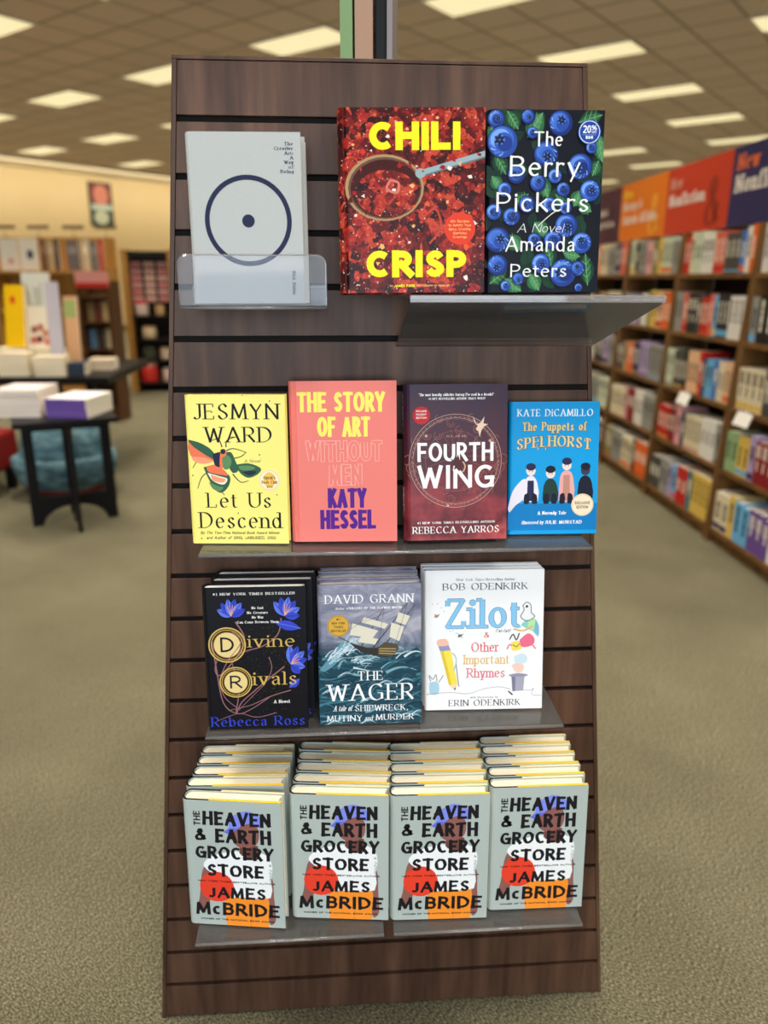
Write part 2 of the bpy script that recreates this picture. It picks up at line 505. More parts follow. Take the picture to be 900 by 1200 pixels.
P, Q = 'p', 'q'
GLY = {
 'A': (.80, [(P, [(0, 0), (.40, 1), (.80, 0)]), (P, [(.17, .34), (.63, .34)])]),
 'B': (.62, [(P, [(0, 0), (0, 1)]), (Q, bowl(0, .53, 1, .56)), (Q, bowl(0, 0, .53, .62))]),
 'C': (.76, [(Q, arc(.43, .5, .43, .5, 48, 312))]),
 'D': (.74, [(P, [(0, 0), (0, 1)]), (Q, bowl(0, 0, 1, .74))]),
 'E': (.56, [(P, [(0, 0), (0, 1)]), (P, [(0, 1), (.54, 1)]), (P, [(0, .52), (.44, .52)]), (P, [(0, 0), (.56, 0)])]),
 'F': (.54, [(P, [(0, 0), (0, 1)]), (P, [(0, 1), (.54, 1)]), (P, [(0, .50), (.44, .50)])]),
 'G': (.82, [(Q, arc(.43, .5, .43, .5, 48, 318)), (P, [(.77, .44), (.77, .06)]), (P, [(.50, .44), (.80, .44)])]),
 'H': (.72, [(P, [(0, 0), (0, 1)]), (P, [(.72, 0), (.72, 1)]), (P, [(0, .52), (.72, .52)])]),
 'I': (.06, [(P, [(.03, 0), (.03, 1)])]),
 'J': (.44, [(Q, [(.42, 1), (.42, .26)] + arc(.21, .24, .21, .24, 0, -150)[1:])]),
 'K': (.68, [(P, [(0, 0), (0, 1)]), (P, [(.62, 1), (.03, .42)]), (P, [(.20, .58), (.68, 0)])]),
 'L': (.54, [(P, [(0, 0), (0, 1)]), (P, [(0, 0), (.54, 0)])]),
 'M': (.90, [(P, [(0, 0), (.07, 1), (.45, .08), (.83, 1), (.90, 0)])]),
 'N': (.74, [(P, [(0, 0), (0, 1), (.74, 0), (.74, 1)])]),
 'O': (.86, [(Q, arc(.43, .5, .43, .5, 90, 450))]),
 'P': (.58, [(P, [(0, 0), (0, 1)]), (Q, bowl(0, .45, 1, .58))]),
 'Q': (.86, [(Q, arc(.43, .5, .43, .5, 90, 450)), (P, [(.50, .26), (.86, -.10)])]),
 'R': (.64, [(P, [(0, 0), (0, 1)]), (Q, bowl(0, .47, 1, .58)), (P, [(.26, .47), (.66, 0)])]),
 'S': (.58, [(Q, S_(.58, 1))]),
 'T': (.68, [(P, [(0, 1), (.68, 1)]), (P, [(.34, 1), (.34, 0)])]),
 'U': (.70, [(Q, [(0, 1), (0, .33)] + arc(.35, .33, .35, .33, 180, 360)[1:-1] + [(.70, .33), (.70, 1)])]),
 'V': (.76, [(P, [(0, 1), (.38, 0), (.76, 1)])]),
 'W': (1.06, [(P, [(0, 1), (.27, 0), (.53, .92), (.79, 0), (1.06, 1)])]),
 'X': (.70, [(P, [(0, 1), (.70, 0)]), (P, [(.70, 1), (0, 0)])]),
 'Y': (.72, [(P, [(0, 1), (.36, .46), (.72, 1)]), (P, [(.36, .46), (.36, 0)])]),
 'Z': (.64, [(P, [(.02, 1), (.62, 1), (.0, 0), (.64, 0)])]),
 'a': (.46, [(Q, smooth([(.05, .54), (.20, .655), (.36, .60), (.41, .44), (.41, .10), (.49, .0)], 4)), (Q, smooth([(.41, .40), (.18, .36), (.03, .20), (.13, .01), (.28, .05), (.41, .18)], 4))]),
 'b': (.48, [(P, [(0, 0), (0, 1)]), (Q, arc(.24, .33, .24, .33, 180, 540))]),
 'c': (.44, [(Q, arc(.24, .33, .24, .33, 45, 315))]),
 'd': (.48, [(P, [(.48, 0), (.48, 1)]), (Q, arc(.24, .33, .24, .33, 0, 360))]),
 'e': (.48, [(Q, [(.03, .36), (.455, .36)]), (Q, arc(.24, .33, .24, .33, 6, 315))]),
 'f': (.26, [(Q, arc(.26, .80, .19, .20, 50, 180) + [(.07, 0)]), (P, [(-.07, X), (.26, X)])]),
 'g': (.48, [(Q, arc(.24, .36, .24, .30, 0, 360)), (Q, [(.48, X), (.48, -.06)] + arc(.25, -.06, .23, .21, 0, -145)[1:])]),
 'h': (.46, [(P, [(0, 0), (0, 1)]), (Q, [(0, .38)] + arc(.23, .42, .23, .24, 180, 0) + [(.46, 0)])]),
 'i': (.06, [(P, [(.03, 0), (.03, X)]), ('d', [(.03, .90)])]),
 'j': (.14, [(Q, [(.12, X), (.12, -.10)] + arc(-.03, -.10, .15, .17, 0, -110)[1:]), ('d', [(.12, .90)])]),
 'k': (.46, [(P, [(0, 0), (0, 1)]), (P, [(.42, X), (.03, .27)]), (P, [(.14, .37), (.47, 0)])]),
 'l': (.06, [(P, [(.03, 0), (.03, 1)])]),
 'm': (.78, [(P, [(0, 0), (0, X)]), (Q, [(0, .38)] + arc(.195, .44, .195, .22, 180, 0) + [(.39, 0)]), (Q, [(.39, .38)] + arc(.585, .44, .195, .22, 180, 0) + [(.78, 0)])]),
 'n': (.46, [(P, [(0, 0), (0, X)]), (Q, [(0, .38)] + arc(.23, .42, .23, .24, 180, 0) + [(.46, 0)])]),
 'o': (.50, [(Q, arc(.25, .33, .25, .33, 90, 450))]),
 'p': (.48, [(P, [(0, -.28), (0, X)]), (Q, arc(.24, .33, .24, .33, 180, 540))]),
 'q': (.48, [(P, [(.48, -.28), (.48, X)]), (Q, arc(.24, .33, .24, .33, 0, 360))]),
 'r': (.28, [(P, [(0, 0), (0, X)]), (Q, [(0, .36)] + arc(.19, .42, .19, .24, 180, 45))]),
 's': (.38, [(Q, S_(.38, X))]),
 't': (.24, [(Q, [(.07, .88), (.07, .18)] + arc(.22, .18, .15, .18, 180, 305)[1:]), (P, [(-.07, X), (.27, X)])]),
 'u': (.46, [(Q, [(0, X), (0, .23)] + arc(.23, .23, .23, .23, 180, 360)[1:]), (P, [(.46, X), (.46, 0)])]),
 'v': (.48, [(P, [(0, X), (.24, 0), (.48, X)])]),
 'w': (.72, [(P, [(0, X), (.18, 0), (.36, .60), (.54, 0), (.72, X)])]),
 'x': (.46, [(P, [(0, X), (.46, 0)]), (P, [(.46, X), (0, 0)])]),
 'y': (.50, [(P, [(0, X), (.25, .02)]), (P, [(.50, X), (.13, -.28)])]),
 'z': (.44, [(P, [(.01, X), (.43, X), (.0, 0), (.44, 0)])]),
 '0': (.56, [(Q, arc(.28, .5, .28, .5, 90, 450))]),
 '1': (.26, [(P, [(0, .80), (.18, 1), (.18, 0)])]),
 '2': (.54, [(Q, arc(.27, .71, .26, .29, 165, -30) + [(0, 0)]), (P, [(0, 0), (.54, 0)])]),
 '6': (.54, [(Q, arc(.27, .31, .27, .31, 90, 450)), (Q, smooth([(.46, .98), (.15, .72), (.01, .36)], 4))]),
 '8': (.54, [(Q, arc(.27, .74, .23, .26, 90, 450)), (Q, arc(.27, .25, .27, .25, 90, 450))]),
 '&': (.78, [(Q, smooth([(.74, .02), (.42, .45), (.18, .78), (.32, .99), (.48, .82), (.36, .60), (.06, .36), (.06, .10), (.28, .0), (.52, .10), (.72, .46)], 3))]),
 '#': (.60, [(P, [(.14, .05), (.24, .95)]), (P, [(.36, .05), (.46, .95)]), (P, [(0, .65), (.60, .65)]), (P, [(0, .33), (.60, .33)])]),
 '%': (.80, [(Q, arc(.17, .77, .17, .22, 90, 450)), (Q, arc(.63, .23, .17, .22, 90, 450)), (P, [(.66, 1), (.14, 0)])]),
 '.': (.08, [('d', [(.04, .04)])]),
 ':': (.08, [('d', [(.04, .06)]), ('d', [(.04, .52)])]),
 ',': (.10, [('d', [(.05, .04)]), (P, [(.07, .03), (.01, -.14)])]),
 "'": (.06, [(P, [(.04, 1), (.02, .78)])]),
 '"': (.20, [(P, [(.03, 1), (.02, .76)]), (P, [(.16, 1), (.15, .76)])]),
 '-': (.30, [(P, [(0, .36), (.30, .36)])]),
 '!': (.06, [(P, [(.03, 1), (.03, .28)]), ('d', [(.03, .05)])]),
 '+': (.40, [(P, [(.2, .18), (.2, .62)]), (P, [(0, .40), (.40, .40)])]),
 '/': (.36, [(P, [(0, 0), (.36, 1)])]),
}
#            thick thin  pen  serif ball slant spacing jitter
STY = {
 'serif':   (.150, .048, 18, .13, 1, 0.00, .21, 0),
 'serifb':  (.190, .070, 15, .13, 1, 0.00, .21, 0),
 'serifl':  (.110, .040, 18, .11, 1, 0.00, .22, 0),
 'slab':    (.165, .100, 10, .11, 1, 0.00, .15, 0),
 'sans':    (.125, .115, 0, 0, 0, 0.00, .15, 0),
 'sansb':   (.185, .170, 0, 0, 0, 0.00, .17, 0),
 'heavy':   (.255, .235, 0, 0, 0, 0.00, .12, 0),
 'goth':    (.190, .165, 0, 0, 0, 0.00, .11, 0),
 'cut':     (.235, .180, 20, 0, 0, 0.02, .17, .022),
 'hum':     (.135, .085, 25, 0, 0, 0.00, .19, 0),
 'hand':    (.060, .045, 30, 0, 0, 0.25, .13, .012),
 'ital':    (.130, .050, 20, .09, 1, 0.22, .16, 0),
 'blackl':  (.300, .110, 15, .13, 1, 0.00, .20, 0),
}

class Art:
    """Flat printing on one face: everything is laid out in fractions of the face width and height."""
    def __init__(self, W, H, y0=-0.00008, dy=4e-6):
        self.W, self.H, self.y, self.dy = W, H, y0, dy
        self.out = []
    hold = False
    def step(self):
        self.y -= 1.2e-6 if self.hold else self.dy
    def raw(self, pts, m):
        # make every polygon face the viewer (normal -y)
        pts = self.clip(pts)
        if len(pts) < 3:
            return
        a = sum(pts[i][0] * pts[(i + 1) % len(pts)][1] - pts[(i + 1) % len(pts)][0] * pts[i][1] for i in range(len(pts)))
        if abs(a) < 1e-12:
            return
        if a < 0:
            pts = pts[::-1]
        self.out.append(([(p[0], self.y, p[1]) for p in pts], m))
    def clip(self, pts):
        for ax, lim, sg in ((0, -self.W / 2, 1), (0, self.W / 2, -1), (1, 0, 1), (1, self.H, -1)):
            if all((p[ax] - lim) * sg >= 0 for p in pts):
                continue
            o = []
            for i in range(len(pts)):
                a, b = pts[i - 1], pts[i]
                da, db = (a[ax] - lim) * sg, (b[ax] - lim) * sg
                if (da >= 0) != (db >= 0):
                    t = da / (da - db)
                    o.append((a[0] + (b[0] - a[0]) * t, a[1] + (b[1] - a[1]) * t))
                if db >= 0:
                    o.append(b)
            pts = o
            if len(pts) < 3:
                return []
        return pts
    def p(self, u, v):
        return ((u - 0.5) * self.W, v * self.H)
    def poly(self, pts, m, sm=0):
        self.step()
        q = [self.p(*t) for t in pts]
        if sm:
            q = smooth(q + [q[0]], sm)[:-1]
        self.raw(q, m)
    def ell(self, u, v, ru, m, asp=1.0, rot=0.0, n=28):
        self.step()
        c = self.p(u, v)
        r = ru * self.W
        cr, sr = math.cos(rot), math.sin(rot)
        pts = []
        for i in range(n):
            t = 2 * math.pi * i / n
            a, b = r * math.cos(t), r * asp * math.sin(t)
            pts.append((c[0] + a * cr - b * sr, c[1] + a * sr + b * cr))
        self.raw(pts, m)
    def ring(self, u, v, r0, r1, m, asp=1.0, n=56, a0=0, a1=360):
        self.step()
        c = self.p(u, v)
        for i in range(n):
            t, s = R(a0 + (a1 - a0) * i / n), R(a0 + (a1 - a0) * (i + 1) / n)
            self.raw([(c[0] + self.W * r * math.cos(k), c[1] + asp * self.W * r * math.sin(k)) for r, k in ((r0, t), (r1, t), (r1, s), (r0, s))], m)
    def line(self, pts, w, m, sm=4, w1=None):
        self.step()
        q = [self.p(*t) for t in pts]
        if sm and len(q) > 2:
            q = smooth(q, sm)
        n = len(q)
        self.ribbon(q, [self.W * (w + ((w1 if w1 is not None else w) - w) * i / max(n - 1, 1)) for i in range(n)], m)
    def leaf(self, u0, v0, u1, v1, w, m, vein=None):
        a, b = self.p(u0, v0), self.p(u1, v1)
        dx, dy = b[0] - a[0], b[1] - a[1]
        L = math.hypot(dx, dy)
        nx, ny = -dy / L, dx / L
        self.step()
        pr = (0, .55, .9, 1, .85, .5, 0)
        up = [(a[0] + dx * i / 6 + nx * w * self.W * k, a[1] + dy * i / 6 + ny * w * self.W * k) for i, k in enumerate(pr)]
        dn = [(a[0] + dx * i / 6 - nx * w * self.W * k, a[1] + dy * i / 6 - ny * w * self.W * k) for i, k in enumerate(pr)][1:-1]
        self.raw(up + dn[::-1], m)
        if vein:
            self.step()
            self.ribbon([a, b], [w * self.W * .16] * 2, vein)
    def ribbon(self, q, ws, m):
        closed = math.hypot(q[0][0] - q[-1][0], q[0][1] - q[-1][1]) < 1e-7 and len(q) > 3
        n = len(q)
        L_, R_ = [], []
        for i in range(n):
            if closed:
                a, b = q[i - 1 if i > 0 else n - 2], q[i + 1 if i < n - 1 else 1]
            else:
                a, b = q[max(i - 1, 0)], q[min(i + 1, n - 1)]
            dx, dy = b[0] - a[0], b[1] - a[1]
            l = math.hypot(dx, dy) or 1e-9
            nx, ny = -dy / l * ws[i] / 2, dx / l * ws[i] / 2
            L_.append((q[i][0] + nx, q[i][1] + ny))
            R_.append((q[i][0] - nx, q[i][1] - ny))
        for i in range(n - 1):
            self.raw([R_[i], R_[i + 1], L_[i + 1], L_[i]], m)
    def text(self, s, u0, u1, v0, v1, m, style='serif', rot=0, weight=1.0, sc=None, arch=0.0, natural=False, align=0.5, grow=0.0, outline=None):
        """Letters between u0 and u1, baseline v0, cap line v1. rot 90 / -90 turns the line: then u is measured across."""
        if outline:
            self.text(s, u0, u1, v0, v1, outline[0], style, rot, weight, sc, arch, natural, align, grow=outline[1])
            self.text(s, u0, u1, v0, v1, m, style, rot, weight, sc, arch, natural, align, grow=outline[2] if len(outline) > 2 else 0.0)
            return
        th, tn, pen, ser, ball, slant, sp, jit = STY[style]
        hh = (v1 - v0) * self.H if rot == 0 else (u1 - u0) * self.W
        if hh < 0.0066:
            weight *= 1.3
            tn *= 1.35
        th, tn = th * weight, tn * weight
        self.y -= 8e-6
        if rot == 0:
            x0, x1 = self.p(u0, 0)[0], self.p(u1, 0)[0]
            h = (v1 - v0) * self.H
            ox, oy = x0, v0 * self.H
            ax, ay, bx, by = 1, 0, 0, 1
        elif rot == 90:      # reads upwards; u0 = cap line, u1 = baseline, v0..v1 extent
            x0, x1 = 0, (v1 - v0) * self.H
            h = (u1 - u0) * self.W
            ox, oy = self.p(u1, v0)
            ax, ay, bx, by = 0, 1, -1, 0
        else:                # reads downwards; u0 = baseline, u1 = cap line
            x0, x1 = 0, (v1 - v0) * self.H
            h = (u1 - u0) * self.W
            ox, oy = self.p(u0, v1)
            ax, ay, bx, by = 0, -1, 1, 0
        small = None
        runs = []
        for ch in s:
            k = 1.0
            if ch == ' ':
                runs.append((None, 0.30, k))
                continue
            if ch not in GLY:
                continue
            runs.append((ch, GLY[ch][0], k))
        wcap = th
        nat = sum(r[1] for r in runs) + (sp + wcap * 0.85) * max(len(runs) - 1, 0)
        width = (x1 - x0)
        pad = th * h
        if natural:
            sx = h
            tot = nat * h + pad
            x = (width - tot) * align + pad / 2
        else:
            gaps = wcap * 0.85 * h * max(len(runs) - 1, 0)
            denom = sum(r[1] for r in runs) + sp * max(len(runs) - 1, 0)
            sx = max((width - pad - gaps) / denom, 0.05 * h)
            x = pad / 2
        rnd = random.Random(hash(len(s)) + len(s) * 31)
        k_ = 0
        for ch, w, _ in runs:
            if ch is None:
                x += (w + sp) * sx + wcap * 0.85 * h
                continue
            lo = th * 0.5 if style not in ('serif', 'serifb', 'serifl', 'ital', 'slab', 'blackl') else tn * 0.5
            def tf(pt):
                yy = (lo + pt[1] * (1 - 2 * lo)) * h
                if jit:
                    yy += rnd.uniform(-jit, jit) * h
                xx = x + pt[0] * sx + slant * yy + (rnd.uniform(-jit, jit) * h if jit else 0)
                if arch:
                    t = (xx / width - .5) * 2
                    yy += arch * h * (1 - t * t)
                return (ox + xx * ax + yy * bx, oy + xx * ay + yy * by)
            def wid(a, b):
                d = math.atan2(b[1] - a[1], b[0] - a[0]) - (math.pi / 2 if rot == 90 else (-math.pi / 2 if rot == -90 else 0))
                return (grow + (max(tn, th * abs(math.sin(d - R(pen))) / math.cos(R(pen))) if pen else tn + (th - tn) * abs(math.sin(d)))) * h
            strokes = GLY[ch][1]
            for si, (kind, pts) in enumerate(strokes):
                k_ += 1
                ysave = self.y
                self.y -= 1.2e-6 * (k_ % 4)
                if kind == 'd':
                    c = tf(pts[0])
                    rr = (th * 0.62 + grow / 2) * h
                    self.raw([(c[0] + rr * math.cos(2 * math.pi * i / 10), c[1] + rr * math.sin(2 * math.pi * i / 10)) for i in range(10)], m)
                    self.y = ysave
                    continue
                if jit and kind == Q and len(pts) > 8:
                    pts = pts[::2] + ([pts[-1]] if len(pts) % 2 == 0 else [])
                q = [tf(t) for t in pts]
                if jit and pts[0] == pts[-1]:
                    q[-1] = q[0]
                if kind == P:
                    for i in range(len(q) - 1):
                        a, b = q[i], q[i + 1]
                        self.y -= 0.8e-6
                        w_ = wid(a, b)
                        l = math.hypot(b[0] - a[0], b[1] - a[1]) or 1e-9
                        dx, dy = (b[0] - a[0]) / l, (b[1] - a[1]) / l
                        free0, free1 = i == 0, i == len(q) - 2
                        e0 = grow * h / 2 if free0 and ser else grow * h / 2 * free0 + th * h * (0.5 if free0 else 0.28)
                        e1 = grow * h / 2 if free1 and ser else grow * h / 2 * free1 + th * h * (0.5 if free1 else 0.28)
                        if ser and not free0: e0 = tn * h * 0.4
                        if ser and not free1: e1 = tn * h * 0.4
                        if not ser and abs(dy) < 0.3 * abs(dx):
                            e0 = min(e0, th * h * 0.5)
                        a2, b2 = (a[0] - dx * e0, a[1] - dy * e0), (b[0] + dx * e1, b[1] + dy * e1)
                        nx, ny = -dy * w_ / 2, dx * w_ / 2
                        self.raw([(a2[0] - nx, a2[1] - ny), (b2[0] - nx, b2[1] - ny), (b2[0] + nx, b2[1] + ny), (a2[0] + nx, a2[1] + ny)], m)
                else:
                    n = len(q)
                    ws = [wid(q[max(i - 1, 0)], q[min(i + 1, n - 1)]) for i in range(n)]
                    if pts[0] == pts[-1]:
                        ws[0] = ws[-1] = wid(q[-2], q[1])
                    self.ribbon(q, ws, m)
                if ser and pts[0] != pts[-1]:
                    for e, nb in ((0, 1), (-1, -2)):
                        pt, pn = pts[e], pts[nb]
                        vert = abs(pt[0] - pn[0]) < 0.62 * abs(pt[1] - pn[1])
                        if vert and min(abs(pt[1] - t) for t in (0, 1, X, -.28)) < 0.03:
                            if ch in 'adu' and pt[1] == 0 and kind == Q: continue
                            if ch == 'T' and pt[1] == 1: continue
                            wl_ = ser * h + th * h / 2 + grow * h / 2
                            self.y -= 0.8e-6
                            lf_ = wl_
                            rt_ = wl_
                            if pt[1] in (X, 1) and ch in 'bdhijklmnpruBDEFLPR' and ch not in 'BDEFLPR': rt_ = 0.0
                            if ch in 'BDEFLPR': rt_ = 0.0
                            cpt = (x + pt[0] * sx + slant * (lo + pt[1] * (1 - 2 * lo)) * h, (lo + pt[1] * (1 - 2 * lo)) * h)
                            t_ = (tn + grow) * h * 0.5
                            if arch:
                                tt = (cpt[0] / width - .5) * 2
                                cpt = (cpt[0], cpt[1] + arch * h * (1 - tt * tt))
                            loc = [(cpt[0] - lf_, cpt[1] - t_), (cpt[0] + rt_, cpt[1] - t_), (cpt[0] + rt_, cpt[1] + t_), (cpt[0] - lf_, cpt[1] + t_)]
                            self.raw([(ox + a * ax + b * bx, oy + a * ay + b * by) for a, b in loc], m)
                        elif kind == P and abs(pt[1] - pn[1]) < 0.05 and ch in 'EFLTZz' and pt[0] > 0.3 or (kind == P and ch in 'TZz' and abs(pt[1] - pn[1]) < 0.05):
                            cpt = (x + pt[0] * sx, (lo + pt[1] * (1 - 2 * lo)) * h)
                            t_ = (tn * 0.7 + grow / 2) * h
                            self.y -= 0.8e-6
                            dn_ = (.20 if pt[1] > .4 else -.20) * h
                            if abs(pt[1] - .52) < .04: dn_ = .10 * h
                            loc = [(cpt[0] - t_, cpt[1] - dn_), (cpt[0] + t_, cpt[1] - dn_), (cpt[0] + t_, cpt[1]), (cpt[0] - t_, cpt[1])]
                            self.raw([(ox + a * ax + b * bx, oy + a * ay + b * by) for a, b in loc], m)
                        elif ball and kind == Q and ch in 'CGScsarfgj' and not vert:
                            if ch in 'G' and e == -1 or (ch == 'a' and (si == 1 or e == -1)) or (ch == 'r' and e == 0) or (ch == 'f' and e == -1):
                                continue
                            c = q[e]
                            rr = (th * 0.45 + grow / 2) * h
                            self.y -= 0.8e-6
                            self.raw([(c[0] + rr * math.cos(2 * math.pi * i / 8), c[1] + rr * math.sin(2 * math.pi * i / 8)) for i in range(8)], m)
                self.y = ysave
            x += (w + sp) * sx + wcap * 0.85 * h
    def into(self, mb):
        for pts, m in self.out:
            mb.face(pts, m)

# ------------------------------------------------------------------ books
def book(name, label, W, H, t, cover, edge, art=None, pages=None, group=None, mat=None, hinge=False, flap=None,
         spine_art=None, cat='book', part='cover', cap=None, sticker=None, b=0.0026):
    root = thing(name, label, cat, mat, group)
    mb = MB()
    r = min(0.009, t * 0.3)
    L, Rr = -W / 2, W / 2
    front = [(L + r, 0)]
    if hinge:
        front += [(L + .008, 0), (L + .0105, .0012), (L + .013, 0)]
    oarc = [(L + r - r * math.sin(R(a)), t / 2 + t / 2 * math.cos(R(a))) for a in (0, 25, 50, 75, 105, 130, 155, 180)]
    iarc = [(L + r + .001 - (r - .0015) * math.sin(R(a)), t / 2 - (t / 2 - b) * math.cos(R(a))) for a in (0, 40, 75, 105, 140, 180)]
    out = front + [(Rr, 0), (Rr, b)] + iarc + [(Rr, t - b), (Rr, t)] + oarc[:-1]
    mb.prism(out, 0, H, cover, edge)
    if art:
        A = Art(W, H)
        art(A)
        A.into(mb)
    if spine_art:
        # spine face: laid flat in y/z just outside the bulge
        S = Art(t, H)
        spine_art(S)
        for pts, m in S.out:
            mb.face([(L - 0.0004 + (p[1]) + r * (1 - math.sqrt(max(0, 1 - (p[0] / (t / 2)) ** 2))), t / 2 - p[0], p[2]) for p in pts], m)
    mb.build(part, root)
    pg = MB()
    ins = 0.003
    x0, x1 = L + r + .0015, Rr - ins
    y0, y1 = b + 0.0002 + (0.0016 if flap else 0), t - b - 0.0002
    dep = min(0.004, t * .12)
    pout = [(x0, y0), (x1, y0)] + [(x1 - dep * math.sin(R(a)), t / 2 - (t / 2 - y0) * math.cos(R(a))) for a in (45, 90, 135)] + [(x1, y1), (x0, y1)] \
        + [(x0 - (r - .002) * math.sin(R(a)), t / 2 + (t / 2 - y0) * math.cos(R(a))) for a in (45, 90, 135)]
    pg.prism(pout, ins, H - ins, pages or PAGES)
    pg.build('page_block', root)
    if flap:
        fm = MB()
        fm.box(L + .28 * W, Rr - .0006, b + .0001, b + .0014, .0005, H - .0004, flap)
        fm.build('jacket_flap', root)
        fm = MB()
        fm.box(L + .28 * W, Rr - .0006, 0.0002, 0.0013 + b, H - .0003, H + .0006, flap)
        fm.box(L + .36 * W, Rr - .0006, t - b - .0008, t - .0002, H - .0003, H + .0005, M((240, 226, 186), .5))
        fm.build('flap_edge', root)
    if sticker:
        sm = MB()
        S = Art(W, H, y0=(A.y if art else 0) - 0.0002, dy=4e-6)
        sticker(S)
        S.into(sm)
        sm.build('sticker', root)
    return root

def pose(x, y, z, yaw, lean, roll):
    yaw, lean, roll = R(yaw), R(lean), R(roll)
    e = Vector((math.cos(yaw), math.sin(yaw), 0))
    n = Vector((math.sin(yaw), -math.cos(yaw), 0))
    up = Vector((0, 0, 1)) * math.cos(lean) - n * math.sin(lean)
    a = e * math.cos(roll) + up * math.sin(roll)
    b = -e * math.sin(roll) + up * math.cos(roll)
    y_ = b.cross(a)
    return Matrix(((a.x, y_.x, b.x, x), (a.y, y_.y, b.y, y), (a.z, y_.z, b.z, z), (0, 0, 0, 1)))

def behind(m, off, dx=0.0, dyaw=0.0):
    yv = m.to_3x3() @ Vector((0, 1, 0))
    h = Vector((yv.x, yv.y, 0))
    k = h.length
    xv = (m.to_3x3() @ Vector((1, 0, 0)))
    r = m.copy()
    d = h.normalized() * (off / k) + Vector((xv.x, xv.y, 0)) * dx
    if dyaw:
        rot = Matrix.Rotation(R(dyaw), 4, 'Z') @ m.to_3x3().to_4x4()
        r = Matrix.Translation(m.to_translation()) @ rot
    r.translation = m.to_translation() + d
    return r

WHITE = M((246, 246, 246), .45)
INK = M((26, 24, 28), .5)

# ---- plain linen book with a ring and a dot
LINEN = noise_mat('grey_linen_cloth', [(0.3, (180, 182, 180)), (0.7, (198, 200, 198))], (1, 1, 1), 900, 2, 0.85, 0.15)
NAVY = M((40, 44, 74), .6)
def art_ring(A):
    A.ring(.525, .492, .338, .380, NAVY, 1.0)
    A.ell(.525, .492, .055, NAVY)
    for i, (s, w) in enumerate((('The', .075), ('Creative', .165), ('Act:', .075), ('A', .03), ('Way', .08), ('of', .045), ('Being', .115))):
        v = .925 - i * .0262
        A.text(s, .935 - w, .935, v, v + .0195, NAVY, 'serifb')
    A.text('Rick Rubin', .895, .925, .055, .195, NAVY, 'serifb', rot=-90)

# ---- chilli cookbook
def chili_mat():
    m, nt, b = new_mat('chilli_flake_print', 0.32)
    v = coords(nt)
    n0 = N(nt, 'ShaderNodeTexNoise', Scale=40, Detail=3)
    nt.links.new(v, n0.inputs['Vector'])
    mxv = N(nt, 'ShaderNodeMix', data_type='VECTOR')
    mxv.inputs[0].default_value = 0.03
    nt.links.new(v, mxv.inputs[4])
    nt.links.new(n0.outputs['Color'], mxv.inputs[5])
    vo = N(nt, 'ShaderNodeTexVoronoi', Scale=95)
    nt.links.new(mxv.outputs[1], vo.inputs['Vector'])
    n1 = N(nt, 'ShaderNodeTexNoise', Scale=55, Detail=5, Roughness=0.75)
    nt.links.new(v, n1.inputs['Vector'])
    sep = N(nt, 'ShaderNodeSeparateColor')
    nt.links.new(vo.outputs['Color'], sep.inputs[0])
    ad = N(nt, 'ShaderNodeMath', operation='MULTIPLY_ADD')
    ad.inputs[1].default_value = 0.42
    nt.links.new(sep.outputs[0], ad.inputs[0])
    n2 = N(nt, 'ShaderNodeMath', operation='MULTIPLY')
    n2.inputs[1].default_value = 0.66
    nt.links.new(n1.outputs['Fac'], n2.inputs[0])
    nt.links.new(n2.outputs[0], ad.inputs[2])
    r = ramp(nt, [(0.26, (24, 8, 10)), (0.40, (58, 12, 14)), (0.52, (104, 22, 20)), (0.62, (164, 36, 28)), (0.70, (206, 74, 50)), (0.78, (90, 18, 18)), (0.88, (226, 150, 104))])
    nt.links.new(ad.outputs[0], r.inputs['Fac'])
    n3 = N(nt, 'ShaderNodeTexNoise', Scale=260, Detail=2)
    nt.links.new(v, n3.inputs['Vector'])
    r3 = ramp(nt, [(0.66, (0, 0, 0)), (0.71, (255, 255, 255))])
    nt.links.new(n3.outputs['Fac'], r3.inputs['Fac'])
    mx = N(nt, 'ShaderNodeMix', data_type='RGBA')
    nt.links.new(r3.outputs['Color'], mx.inputs[0])
    nt.links.new(r.outputs['Color'], mx.inputs[6])
    mx.inputs[7].default_value = col((238, 206, 196))
    nt.links.new(mx.outputs[2], b.inputs['Base Color'])
    return m
CHILI = chili_mat()
YEL = M((250, 236, 32), .4)
